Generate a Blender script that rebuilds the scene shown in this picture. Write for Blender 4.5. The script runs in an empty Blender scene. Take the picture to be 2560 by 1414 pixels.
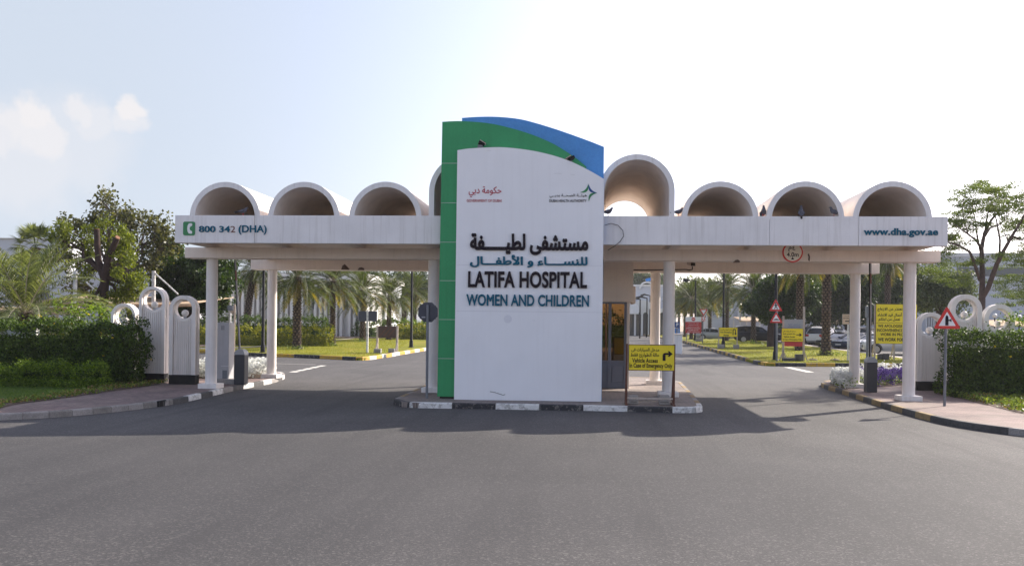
import bpy, math, random
import numpy as np
from mathutils import Vector, Matrix, geometry

S = bpy.context.scene
COL = S.collection
R = math.radians
PI = math.pi

# ------------------------------------------------------------------ camera, sky, sun, exposure
F, Y0, ROLL, YAW, CH = 2290.0, 808.6, 0.01144, -0.0818, 2.195   # focal length in photo pixels, horizon row, roll, turn, eye height
cy_, sy_, cr_, sr_ = math.cos(YAW), math.sin(YAW), math.cos(ROLL), math.sin(ROLL)
cam = bpy.data.cameras.new('camera')
camo = bpy.data.objects.new('camera', cam)
COL.objects.link(camo)
m = Matrix(((cr_, -sr_, 0), (0, 0, -1), (sr_, cr_, 0)))
camo.matrix_world = Matrix.Translation((0, 0, CH)) @ (Matrix.Rotation(-YAW, 3, 'Z') @ m).to_4x4()
cam.sensor_width = 36
cam.lens = F / 2560 * 36
cam.shift_y = (Y0 - 707) / 2560
cam.clip_end = 6000
cam.clip_start = .1
S.camera = camo

SUN_EL, SUN_AZ = R(32.0), R(45.4)       # azimuth from +Y towards +X
W = bpy.data.worlds.new('World')
S.world = W
W.use_nodes = True
nt = W.node_tree
bg = nt.nodes['Background']
sky = nt.nodes.new('ShaderNodeTexSky')
sky.sky_type = 'NISHITA'
sky.sun_disc = False
sky.sun_elevation = SUN_EL
sky.sun_rotation = SUN_AZ
sky.air_density = 1.0
sky.dust_density = 2.0
sky.ozone_density = 1.5
SKY_STRENGTH = .15
bw = nt.nodes.new('ShaderNodeRGBToBW')
nt.links.new(sky.outputs['Color'], bw.inputs['Color'])
hz = nt.nodes.new('ShaderNodeMix')                  # dusty Gulf air: the sky loses most of its colour
hz.data_type = 'RGBA'
hz.inputs[0].default_value = .46
nt.links.new(sky.outputs['Color'], hz.inputs[6])
tint = nt.nodes.new('ShaderNodeMix')
tint.data_type = 'RGBA'
tint.blend_type = 'MULTIPLY'
tint.inputs[0].default_value = 1
nt.links.new(bw.outputs['Val'], tint.inputs[6])
tint.inputs[7].default_value = (.99, 1.0, 1.12, 1)
nt.links.new(tint.outputs[2], hz.inputs[7])
wb = nt.nodes.new('ShaderNodeMix')
wb.data_type = 'RGBA'
wb.blend_type = 'MULTIPLY'
wb.inputs[0].default_value = 1
nt.links.new(hz.outputs[2], wb.inputs[6])
wb.inputs[7].default_value = (.97, .935, .975, 1)
# small cumulus heads low in the left of the sky
tc = nt.nodes.new('ShaderNodeTexCoord')
cn = nt.nodes.new('ShaderNodeTexNoise')
cn.inputs['Scale'].default_value = 26
cn.inputs['Detail'].default_value = 7
cn.inputs['Roughness'].default_value = .6
nt.links.new(tc.outputs['Generated'], cn.inputs['Vector'])
dv = nt.nodes.new('ShaderNodeVectorMath')
dv.operation = 'MULTIPLY_ADD'
nt.links.new(cn.outputs['Color'], dv.inputs[0])
dv.inputs[1].default_value = (.05, .05, .05)
av = nt.nodes.new('ShaderNodeVectorMath')
av.operation = 'ADD'
nt.links.new(tc.outputs['Generated'], dv.inputs[2])
nt.links.new(dv.outputs[0], av.inputs[0])
av.inputs[1].default_value = (-.025, -.025, -.025)
acc = None


def skydir(px, py):
    a, b = px - 1280, Y0 - py
    u, v = (cr_ * a - sr_ * b) / F, (sr_ * a + cr_ * b) / F
    d = Vector((cy_ * u + sy_, -sy_ * u + cy_, v))
    return d.normalized()


for px, py, r, amt in ((85, 298, 52, .95), (40, 322, 60, .8), (100, 345, 66, .8), (205, 272, 42, .75), (235, 300, 62, .55), (328, 264, 36, .95), (318, 292, 44, .6), (-60, 330, 90, .7), (190, 360, 130, .35), (60, 400, 140, .45)):
    di = nt.nodes.new('ShaderNodeVectorMath')
    di.operation = 'DISTANCE'
    nt.links.new(av.outputs[0], di.inputs[0])
    di.inputs[1].default_value = skydir(px, py)
    mr = nt.nodes.new('ShaderNodeMapRange')
    mr.interpolation_type = 'SMOOTHSTEP'
    nt.links.new(di.outputs['Value'], mr.inputs['Value'])
    mr.inputs['From Min'].default_value = r / F * 1.12
    mr.inputs['From Max'].default_value = r / F * .5
    mr.inputs['To Max'].default_value = amt
    if acc is None:
        acc = mr.outputs[0]
    else:
        mm = nt.nodes.new('ShaderNodeMath')
        mm.operation = 'MAXIMUM'
        nt.links.new(acc, mm.inputs[0])
        nt.links.new(mr.outputs[0], mm.inputs[1])
        acc = mm.outputs[0]
# a dull dust bank along the horizon on the left
di = nt.nodes.new('ShaderNodeVectorMath')
di.operation = 'DISTANCE'
nt.links.new(tc.outputs['Generated'], di.inputs[0])
di.inputs[1].default_value = skydir(-350, 620)
mr = nt.nodes.new('ShaderNodeMapRange')
mr.interpolation_type = 'SMOOTHSTEP'
nt.links.new(di.outputs['Value'], mr.inputs['Value'])
mr.inputs['From Min'].default_value = .86
mr.inputs['From Max'].default_value = .2
mr.inputs['To Max'].default_value = .92
bk = nt.nodes.new('ShaderNodeMix')
bk.data_type = 'RGBA'
nt.links.new(mr.outputs[0], bk.inputs[0])
nt.links.new(wb.outputs[2], bk.inputs[6])
bk.inputs[7].default_value = (2.2, 2.46, 2.82, 1)
cm = nt.nodes.new('ShaderNodeMix')
cm.data_type = 'RGBA'
nt.links.new(acc, cm.inputs[0])
nt.links.new(bk.outputs[2], cm.inputs[6])
cm.inputs[7].default_value = (3.05, 2.97, 3.02, 1)
nt.links.new(cm.outputs[2], bg.inputs['Color'])
bg.inputs['Strength'].default_value = SKY_STRENGTH

sun = bpy.data.lights.new('sun', 'SUN')
sun.energy = 4.3
sun.angle = R(.53)
sun.color = (1, .91, .78)
suno = bpy.data.objects.new('sun', sun)
COL.objects.link(suno)
sd = Vector((math.sin(SUN_AZ) * math.cos(SUN_EL), math.cos(SUN_AZ) * math.cos(SUN_EL), math.sin(SUN_EL)))
suno.rotation_euler = sd.to_track_quat('Z', 'Y').to_euler()

vs = S.view_settings
vs.view_transform = 'Standard'
vs.look = 'None'
vs.exposure = .98
vs.gamma = 1
S.cycles.max_bounces = 8
S.cycles.diffuse_bounces = 6
S.cycles.transparent_max_bounces = 8
S.cycles.use_denoising = True


# ------------------------------------------------------------------ measuring helpers: photo pixel -> real point
def ray(px, py):
    a, b = px - 1280, Y0 - py
    u, v = (cr_ * a - sr_ * b) / F, (sr_ * a + cr_ * b) / F
    return cy_ * u + sy_, -sy_ * u + cy_, v


def at(px, py, Y):                       # point at distance Y along the gate's depth axis
    d = ray(px, py)
    t = Y / d[1]
    return Vector((d[0] * t, Y, CH + d[2] * t))


def X(px, Y, py=800):
    return at(px, py, Y).x


def Z(py, Y, px=1280):
    return at(px, py, Y).z


def terr(Y):                             # the site rises gently behind the cross road
    return .0125 * min(max(Y - 53, 0), 40)


def gr(px, py, dz=0.0):                  # point on the ground
    d = ray(px, py)
    lo, hi = 3.0, 400.0
    for _ in range(50):
        mid = (lo + hi) / 2
        if CH + d[2] * mid / d[1] > terr(mid) + dz:
            lo = mid
        else:
            hi = mid
    return Vector((d[0] * lo / d[1], lo, terr(lo) + dz))


# ------------------------------------------------------------------ materials
def lin(c):
    return tuple(((x / 255) / 12.92 if x / 255 <= .04045 else ((x / 255 + .055) / 1.055) ** 2.4) for x in c)


class NT:
    def __init__(s, name):
        s.m = bpy.data.materials.new(name)
        s.m.use_nodes = True
        s.t = s.m.node_tree
        s.b = s.t.nodes['Principled BSDF']
        s.out = s.t.nodes['Material Output']

    def n(s, typ, **k):
        nd = s.t.nodes.new('ShaderNode' + typ)
        for a, v in k.items():
            if a.startswith('i_'):
                a = a[2:]
                nd.inputs[int(a) if a.isdigit() else a.replace('_', ' ')].default_value = v
            else:
                setattr(nd, a, v)
        return nd

    def l(s, a, b):
        s.t.links.new(a, b)

    def pos(s, scale=(1, 1, 1)):
        g = s.n('NewGeometry')
        mp = s.n('Mapping')
        mp.inputs['Scale'].default_value = scale
        s.l(g.outputs['Position'], mp.inputs['Vector'])
        return mp.outputs['Vector']

    def noise(s, vec, scale, detail=4, rough=.6, dist=0):
        nd = s.n('TexNoise')
        nd.inputs['Scale'].default_value = scale
        nd.inputs['Detail'].default_value = detail
        nd.inputs['Roughness'].default_value = rough
        nd.inputs['Distortion'].default_value = dist
        s.l(vec, nd.inputs['Vector'])
        return nd.outputs['Fac']

    def ramp(s, fac, stops):
        r = s.n('ValToRGB')
        e = r.color_ramp.elements
        while len(e) < len(stops):
            e.new(.5)
        for k, (p, c) in enumerate(stops):
            e[k].position = p
            e[k].color = (*c, 1) if len(c) == 3 else c
        s.l(fac, r.inputs['Fac'])
        return r.outputs['Color']

    def mix(s, fac, a, b, mode='MIX'):
        mx = s.n('Mix', data_type='RGBA', blend_type=mode)
        for sock, v in ((mx.inputs[0], fac), (mx.inputs[6], a), (mx.inputs[7], b)):
            if hasattr(v, 'links') or hasattr(v, 'is_linked'):
                s.l(v, sock)
            else:
                sock.default_value = v if not isinstance(v, tuple) else ((*v, 1) if len(v) == 3 else v)
        return mx.outputs[2]

    def bump(s, h, strength, dist=.01):
        b = s.n('Bump')
        b.inputs['Strength'].default_value = strength
        b.inputs['Distance'].default_value = dist
        s.l(h, b.inputs['Height'])
        s.l(b.outputs['Normal'], s.b.inputs['Normal'])


def g3(v):
    return (v, v, v)


def pm(name, col, rough=.7, var=.15, scale=2.5, fine=40, bump=.1, metal=0, streak=0, spec=.4, coat=0, chip=0):
    t = NT(name)
    v = t.pos()
    n1 = t.noise(v, scale, 5)
    c = t.ramp(n1, [(.25, tuple(x * (1 - var) for x in col)), (.75, tuple(min(1, x * (1 + var)) for x in col))])
    n2 = t.noise(v, fine, 3)
    c = t.mix(.35, c, t.ramp(n2, [(.3, g3(.5 - var)), (.7, g3(.5 + var))]), 'OVERLAY')
    if streak:
        n3 = t.noise(t.pos((9, 9, .35)), 1.0, 4, .65)
        c = t.mix(t.ramp(n3, [(.5, g3(0)), (.8, g3(streak))]), c, (col[0] * .45, col[1] * .42, col[2] * .38))
    if chip:                                # paint worn through to the concrete, tyre scuffs
        c = t.mix(t.ramp(t.noise(v, 7, 6, .7), [(.52, g3(0)), (.6, g3(chip))]), c, (.24, .22, .2))
        c = t.mix(t.ramp(t.noise(t.pos((3, 3, 14)), 2, 5, .7), [(.56, g3(0)), (.68, g3(chip * .8))]), c, (.05, .048, .047))
    t.l(c, t.b.inputs['Base Color'])
    t.b.inputs['Roughness'].default_value = rough
    t.b.inputs['Metallic'].default_value = metal
    t.b.inputs['Specular IOR Level'].default_value = spec
    t.b.inputs['Coat Weight'].default_value = coat
    if bump:
        t.bump(n2, bump, .004)
    return t.m


def leafmat(name, dark, light, trans=.4, rough=.55, tint=(1.5, 1.5, .55)):
    t = NT(name)
    g = t.n('NewGeometry')
    c = t.ramp(g.outputs['Random Per Island'], [(0, dark), (.55, tuple((a + b) / 2 for a, b in zip(dark, light))), (1, light)])
    v = t.pos()
    c = t.mix(.5, c, t.ramp(t.noise(v, .9, 3), [(.3, g3(.32)), (.7, g3(.68))]), 'OVERLAY')
    t.l(c, t.b.inputs['Base Color'])
    t.b.inputs['Roughness'].default_value = rough
    t.b.inputs['Specular IOR Level'].default_value = .3
    tr = t.n('BsdfTranslucent')
    c2 = t.mix(1.0, c, tint, 'MULTIPLY')
    t.l(c2, tr.inputs['Color'])
    ms = t.n('MixShader')
    ms.inputs[0].default_value = trans
    t.l(t.b.outputs[0], ms.inputs[1])
    t.l(tr.outputs[0], ms.inputs[2])
    t.l(ms.outputs[0], t.out.inputs['Surface'])
    return t.m


def asphalt():
    t = NT('asphalt')
    v = t.pos()
    big = t.noise(v, .18, 4, .6, .6)
    mid = t.noise(t.pos((1, .35, 1)), .9, 5, .65)
    fine = t.noise(v, 75, 3, .7)
    vo = t.n('TexVoronoi')
    vo.inputs['Scale'].default_value = 46
    t.l(v, vo.inputs['Vector'])
    c = t.ramp(big, [(.3, (.054, .0515, .0525)), (.7, (.084, .0795, .079))])
    c = t.mix(.55, c, t.ramp(mid, [(.3, g3(.36)), (.72, g3(.62))]), 'OVERLAY')
    c = t.mix(.85, c, t.ramp(fine, [(.3, g3(.12)), (.7, g3(.88))]), 'OVERLAY')
    c = t.mix(.5, c, t.ramp(t.noise(v, 22, 4, .75), [(.33, g3(.25)), (.67, g3(.75))]), 'OVERLAY')
    sp = t.ramp(vo.outputs['Color'], [(.70, g3(0)), (.84, g3(.62))])
    c = t.mix(sp, c, (.19, .176, .168))
    c = t.mix(t.ramp(vo.outputs['Color'], [(.0, g3(.5)), (.2, g3(0))]), c, (.03, .029, .03))
    tr = t.noise(t.pos((1.1, .05, 1)), 1.4, 4, .6, .3)          # long tyre darkening
    c = t.mix(t.ramp(tr, [(.5, g3(0)), (.72, g3(.5))]), c, (.042, .04, .041))
    oil = t.noise(v, 1.7, 3, .5, .2)                              # oil drips and old patches
    c = t.mix(t.ramp(oil, [(.69, g3(0)), (.76, g3(.55))]), c, (.03, .029, .03))
    # darker bluish oval with a soft, noisy edge in front of the gate
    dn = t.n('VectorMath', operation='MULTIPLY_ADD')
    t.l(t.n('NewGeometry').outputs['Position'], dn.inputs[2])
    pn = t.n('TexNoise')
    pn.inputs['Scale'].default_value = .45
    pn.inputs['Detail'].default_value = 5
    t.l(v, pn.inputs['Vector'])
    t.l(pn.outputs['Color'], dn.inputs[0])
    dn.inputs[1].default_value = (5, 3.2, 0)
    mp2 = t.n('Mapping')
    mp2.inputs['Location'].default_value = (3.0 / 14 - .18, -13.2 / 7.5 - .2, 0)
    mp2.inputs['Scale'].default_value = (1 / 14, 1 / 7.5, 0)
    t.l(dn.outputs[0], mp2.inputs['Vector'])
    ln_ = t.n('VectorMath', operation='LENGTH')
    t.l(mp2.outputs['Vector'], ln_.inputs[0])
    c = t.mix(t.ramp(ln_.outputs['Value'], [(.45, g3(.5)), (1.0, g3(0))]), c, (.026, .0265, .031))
    vc = t.n('TexVoronoi', feature='DISTANCE_TO_EDGE')           # hairline cracks in a few places
    vc.inputs['Scale'].default_value = .22
    dv = t.n('VectorMath', operation='ADD')
    ns = t.n('TexNoise')
    ns.inputs['Scale'].default_value = .8
    ns.inputs['Detail'].default_value = 6
    t.l(v, ns.inputs['Vector'])
    t.l(v, dv.inputs[0])
    t.l(ns.outputs['Color'], dv.inputs[1])
    t.l(dv.outputs[0], vc.inputs['Vector'])
    cr = t.ramp(vc.outputs['Distance'], [(0, g3(.6)), (.004, g3(0))])
    gate_ = t.ramp(t.noise(v, .13, 2), [(.5, g3(0)), (.6, g3(1))])
    c = t.mix(t.mix(1.0, cr, gate_, 'MULTIPLY'), c, (.045, .043, .043))
    t.l(c, t.b.inputs['Base Color'])
    t.b.inputs['Roughness'].default_value = .86
    t.b.inputs['Specular IOR Level'].default_value = .3
    t.bump(t.mix(.5, fine, vo.outputs['Distance']), .5, .006)
    return t.m


def paving(name, c1, c2, mortar, bw=.2, bh=.1, rot=0.0):
    t = NT(name)
    g = t.n('NewGeometry')
    mp = t.n('Mapping')
    mp.inputs['Rotation'].default_value = (0, 0, rot)
    t.l(g.outputs['Position'], mp.inputs['Vector'])
    v = mp.outputs['Vector']
    b = t.n('TexBrick')
    b.inputs['Scale'].default_value = 1
    b.inputs['Brick Width'].default_value = bw
    b.inputs['Row Height'].default_value = bh
    b.inputs['Mortar Size'].default_value = .006
    b.inputs['Mortar Smooth'].default_value = .2
    b.inputs['Bias'].default_value = 0
    b.inputs['Color1'].default_value = (*c1, 1)
    b.inputs['Color2'].default_value = (*c2, 1)
    b.inputs['Mortar'].default_value = (*mortar, 1)
    t.l(v, b.inputs['Vector'])
    c = t.mix(.7, b.outputs['Color'], t.ramp(t.noise(v, .8, 6, .65), [(.3, g3(.28)), (.7, g3(.7))]), 'OVERLAY')
    c = t.mix(t.ramp(t.noise(v, .35, 5, .6), [(.5, g3(0)), (.75, g3(.45))]), c, (.36, .3, .24))
    c = t.mix(t.ramp(t.noise(v, 3.5, 3, .5), [(.66, g3(0)), (.76, g3(.5))]), c, (.08, .065, .06))
    c = t.mix(.4, c, t.ramp(t.noise(v, 30, 3), [(.3, g3(.35)), (.7, g3(.65))]), 'OVERLAY')
    t.l(c, t.b.inputs['Base Color'])
    t.b.inputs['Roughness'].default_value = .85
    t.bump(b.outputs['Fac'], -.4, .006)
    return t.m


def grassmat(name, a, b, dry):
    t = NT(name)
    v = t.pos()
    c = t.ramp(t.noise(v, .5, 5, .65), [(.3, a), (.7, b)])
    c = t.mix(t.ramp(t.noise(v, .21, 4, .6, .5), [(.5, g3(0)), (.72, g3(.75))]), c, dry)
    c = t.mix(.6, c, t.ramp(t.noise(t.pos((1, .5, 1)), 22, 3, .7), [(.3, g3(.25)), (.7, g3(.75))]), 'OVERLAY')
    t.l(c, t.b.inputs['Base Color'])
    t.b.inputs['Roughness'].default_value = .9
    t.b.inputs['Specular IOR Level'].default_value = .15
    t.bump(t.noise(v, 35, 3, .7), .8, .03)
    return t.m


M = {}
M['paint'] = pm('weathered_white_paint', (.80, .785, .78), .75, .07, 1.2, 25, .12, streak=.42)
M['paint2'] = pm('cream_paint', (.82, .73, .655), .75, .07, 1.5, 25, .1, streak=.18)
M['paintc'] = pm('cream_white_paint', (.80, .755, .715), .75, .08, 1.4, 25, .12, streak=.35)
M['wpatch'] = pm('faded_patch', (.74, .745, .78), .6, .05)
M['shell'] = pm('vault_plaster', (.82, .74, .67), .85, .12, 1.6, 9, .25)
M['spall'] = pm('broken_concrete', (.13, .10, .085), .95, .3, 8, 30, .8)
M['white'] = pm('white_panel', (.845, .85, .87), .5, .035, .9, 20, .02, streak=.08)
M['green'] = pm('green_panel', (.035, .30, .115), .45, .08, .9, 30, .02, streak=.2, spec=.25)
M['blue'] = pm('blue_panel', (.085, .29, .66), .5, .14, 1.1, 20, .02, spec=.2)
M['seam'] = pm('pale_seam', (.42, .5, .45), .6, .05)
M['gseam'] = pm('grey_seam', (.62, .62, .65), .6, .1)
M['black'] = pm('black_letters', (.014, .009, .016), .6, .1, spec=.12)
M['teal'] = pm('teal_letters', (.008, .105, .17), .6, .1, spec=.12)
M['red'] = pm('red_print', (.42, .03, .06), .5, .05)
M['rust2'] = pm('bare_numeral', (.16, .07, .06), .6, .2)
M['navy'] = pm('navy_print', (.015, .07, .24), .5, .05)
M['gprint'] = pm('green_print', (.03, .22, .08), .5, .05)
M['whitep'] = pm('white_print', (.8, .8, .8), .5, .03)
M['dark'] = pm('dark_base', (.02, .018, .017), .8, .3)
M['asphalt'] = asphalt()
M['marking'] = pm('road_paint', (.62, .6, .55), .8, .25, 3, 30, .1)
M['redpave'] = paving('red_pavers', (.235, .16, .145), (.165, .112, .103), (.085, .068, .06), .2, .1, R(45))
M['greypave'] = paving('brown_pavers', (.25, .2, .175), (.19, .155, .14), (.07, .06, .055), .2, .1, R(45))
M['footpath'] = pm('footpath_concrete', (.42, .36, .32), .9, .12, 1, 20, .1)
M['sand'] = pm('sandy_ground', (.36, .29, .21), .95, .2, .3, 10, .2)
M['soil'] = pm('planting_soil', (.11, .075, .05), .95, .3, 2, 30, .4)
M['lawn'] = grassmat('lawn_grass', (.13, .145, .007), (.22, .215, .013), (.28, .225, .042))
M['lawn2'] = grassmat('front_lawn_grass', (.075, .135, .028), (.11, .18, .04), (.16, .17, .06))
M['cream'] = pm('cream_face', (.85, .82, .72), .5, .03)
M['kwhite'] = pm('kerb_white', (.7, .69, .66), .8, .22, 4, 30, .2, chip=.6)
M['kblack'] = pm('kerb_black', (.03, .03, .034), .75, .3, 4, 30, .2, chip=.6)
M['kyellow'] = pm('kerb_yellow', (.55, .33, .03), .75, .2, 4, 30, .2, chip=.6)
M['kdull'] = pm('kerb_worn_yellow', (.30, .21, .10), .85, .25, 4, 30, .2)
M['kgrey'] = pm('kerb_bare_concrete', (.27, .25, .235), .9, .25, 3, 30, .3)
M['ksoot'] = pm('kerb_worn_black', (.075, .072, .072), .85, .35, 4, 30, .3)
M['ksoot2'] = pm('kerb_stained_concrete', (.2, .185, .17), .9, .3, 4, 30, .3)
M['conc'] = pm('grey_concrete', (.3, .28, .26), .9, .2, 3, 30, .3)
M['yellow'] = pm('yellow_board', (.86, .67, .02), .45, .05, 2, 30, .02)
M['rustwood'] = pm('rusty_frame', (.13, .055, .035), .8, .35, 6, 40, .3)
M['palewood'] = pm('pale_post', (.45, .38, .32), .8, .2, 5, 30, .2)
M['galv'] = pm('grey_steel', (.17, .18, .2), .5, .15, 4, 30, .02, metal=.2)
M['signback'] = pm('sign_back', (.05, .055, .075), .5, .1)
M['lamp'] = pm('black_lamp_post', (.012, .012, .015), .6, .2, spec=.15)
M['bollard'] = pm('charcoal_housing', (.035, .036, .045), .4, .12)
M['cap'] = pm('grey_cap', (.32, .33, .35), .5, .1)
M['cabinet'] = pm('grey_cabinet', (.42, .42, .44), .5, .08, streak=.2)
M['boom'] = pm('boom_arm', (.3, .28, .28), .45, .1)
M['boomr'] = pm('boom_stripe', (.2, .08, .06), .5, .1)
M['globe'] = pm('opal_globe', (.78, .73, .68), .35, .05)
M['alu'] = pm('grey_window_frame', (.17, .18, .22), .5, .08)
M['shade_wall'] = pm('tan_render', (.55, .40, .22), .85, .1)
M['beige'] = pm('beige_cladding', (.78, .68, .58), .7, .05, streak=.12)
M['board_beige'] = pm('beige_board', (.62, .46, .31), .85, .08)
M['shade'] = leafmat('beige_shade_fabric', (.66, .52, .38), (.66, .52, .38), .5, .85, (1, 1, 1))
M['wwall'] = pm('white_wall', (.70, .68, .66), .75, .06, .5, 15, .05, streak=.1)
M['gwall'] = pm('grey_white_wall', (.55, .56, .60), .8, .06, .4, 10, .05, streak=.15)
M['trunk'] = pm('palm_trunk', (.15, .105, .08), .95, .4, 6, 30, .6)
M['trunkd'] = pm('palm_trunk_gaps', (.03, .02, .016), .95, .4, 6, 30, .4)
M['bark'] = pm('bark', (.05, .03, .025), .95, .35, 5, 25, .7)
M['bark2'] = pm('grey_brown_bark', (.095, .07, .062), .95, .3, 5, 25, .6)
M['cut'] = pm('cut_wood', (.24, .12, .065), .9, .2)
M['wtrunk'] = pm('limewashed_trunk', (.6, .6, .6), .9, .1)
M['notice'] = pm('brown_board', (.075, .045, .035), .6, .25)
M['redboard'] = pm('red_board', (.5, .035, .04), .5, .06)
M['redsign'] = pm('red_border', (.62, .03, .025), .4, .04)
M['bluesign'] = pm('blue_sign', (.02, .22, .65), .4, .05)
M['bin'] = pm('blue_bin', (.02, .1, .4), .5, .1)
M['pink'] = pm('red_flag', (.6, .03, .03), .8, .1)
M['grate'] = pm('iron_grate', (.01, .01, .01), .7, .2)
M['tyre'] = pm('tyre_rubber', (.015, .015, .016), .85, .2)
M['rim'] = pm('alloy_rim', (.4, .4, .42), .3, .05, metal=.8)
M['plate'] = pm('number_plate', (.6, .6, .58), .5, .05)
M['tail'] = pm('tail_lens', (.35, .01, .01), .2, .05)
M['headl'] = pm('head_lens', (.6, .62, .65), .1, .05)
M['cable'] = pm('black_cable', (.02, .02, .02), .6, .1)
M['pigeon'] = pm('pigeon_grey', (.10, .10, .125), .8, .4, 25, 60, 0)
M['rock'] = pm('brown_box', (.10, .075, .06), .9, .3)


def glassmat(name, col, rough=.05):
    t = NT(name)
    t.b.inputs['Base Color'].default_value = (*col, 1)
    t.b.inputs['Roughness'].default_value = rough
    t.b.inputs['Specular IOR Level'].default_value = .8
    v = t.pos()
    if rough > .01:
        t.bump(t.noise(v, 1.5, 2), .02, .02)
    return t.m


M['glass'] = glassmat('booth_glass', (.02, .017, .012), .004)
M['glass'].node_tree.nodes['Principled BSDF'].inputs['Metallic'].default_value = 1
M['glass'].node_tree.nodes['Principled BSDF'].inputs['Base Color'].default_value = (.115, .082, .05, 1)
M['carglass'] = glassmat('car_glass', (.012, .014, .018))
M['window'] = glassmat('dark_window', (.05, .06, .075), .1)

M['L_palm'] = leafmat('date_palm_leaflets', (.018, .034, .007), (.105, .13, .024), .32, .6)
M['L_palmy'] = leafmat('yellowing_palm_leaflets', (.12, .11, .02), (.30, .22, .035), .4)
M['L_palmb'] = leafmat('bluish_palm_leaflets', (.06, .08, .035), (.22, .25, .12), .38)
M['L_hedge'] = leafmat('hedge_leaves', (.008, .02, .004), (.10, .165, .024), .26)
M['L_lime'] = leafmat('lime_hedge_leaves', (.04, .075, .006), (.36, .34, .02), .3)
M['L_low'] = leafmat('low_hedge_leaves', (.03, .07, .006), (.2, .29, .022), .36)
M['L_neem'] = leafmat('neem_leaves', (.045, .07, .008), (.21, .24, .025), .42)
M['L_broad'] = leafmat('broad_leaves', (.026, .036, .014), (.15, .145, .065), .38, .4)
M['L_dark'] = leafmat('ficus_leaves', (.015, .033, .010), (.06, .10, .025), .3, .42)
M['L_acac'] = leafmat('feathery_leaves', (.045, .075, .022), (.15, .19, .06), .4)
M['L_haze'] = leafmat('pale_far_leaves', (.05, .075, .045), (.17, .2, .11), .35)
M['L_wflow'] = leafmat('white_petals', (.62, .64, .6), (.85, .85, .82), .35, .6, (1, 1, 1))
M['L_pflow'] = leafmat('purple_petals', (.05, .03, .14), (.2, .12, .42), .3, .6, (1, 1, 1))
M['L_yflow'] = leafmat('yellow_petals', (.6, .4, .01), (.8, .62, .03), .3)
M['L_rflow'] = leafmat('red_petals', (.3, .03, .02), (.6, .12, .05), .3)
M['L_grass'] = leafmat('grass_blades', (.06, .11, .02), (.15, .22, .05), .4)
M['L_grass2'] = leafmat('sunny_grass_blades', (.15, .165, .008), (.29, .28, .025), .4)
M['L_cover'] = leafmat('creeper_leaves', (.06, .10, .02), (.22, .27, .06), .35)
M['L_dry'] = leafmat('dry_leaves', (.12, .07, .03), (.3, .19, .08), .3)


# ------------------------------------------------------------------ objects
ORG = {}


def tag(o, label=None, cat=None, group=None, kind=None):
    if label:
        o['label'] = label
    if cat:
        o['category'] = cat
    if group:
        o['group'] = group
    if kind:
        o['kind'] = kind
    return o


def thing(name, label, cat, loc=(0, 0, 0), rz=0, group=None):
    o = bpy.data.objects.new(name, None)
    COL.objects.link(o)
    o.location = loc
    o.rotation_euler = (0, 0, rz)
    o.empty_display_size = .2
    ORG[o.name] = Vector(loc)
    return tag(o, label, cat, group)


def link(name, me, parent, local, mats):
    for x in (mats if isinstance(mats, (list, tuple)) else [mats]):
        me.materials.append(M[x])
    o = bpy.data.objects.new(name, me)
    COL.objects.link(o)
    if parent:
        o.parent = parent
        ORG[o.name] = ORG[parent.name]
        if not local:
            me.transform(Matrix.Translation(-ORG[parent.name]))
    else:
        ORG[o.name] = Vector((0, 0, 0))
    return o


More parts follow.
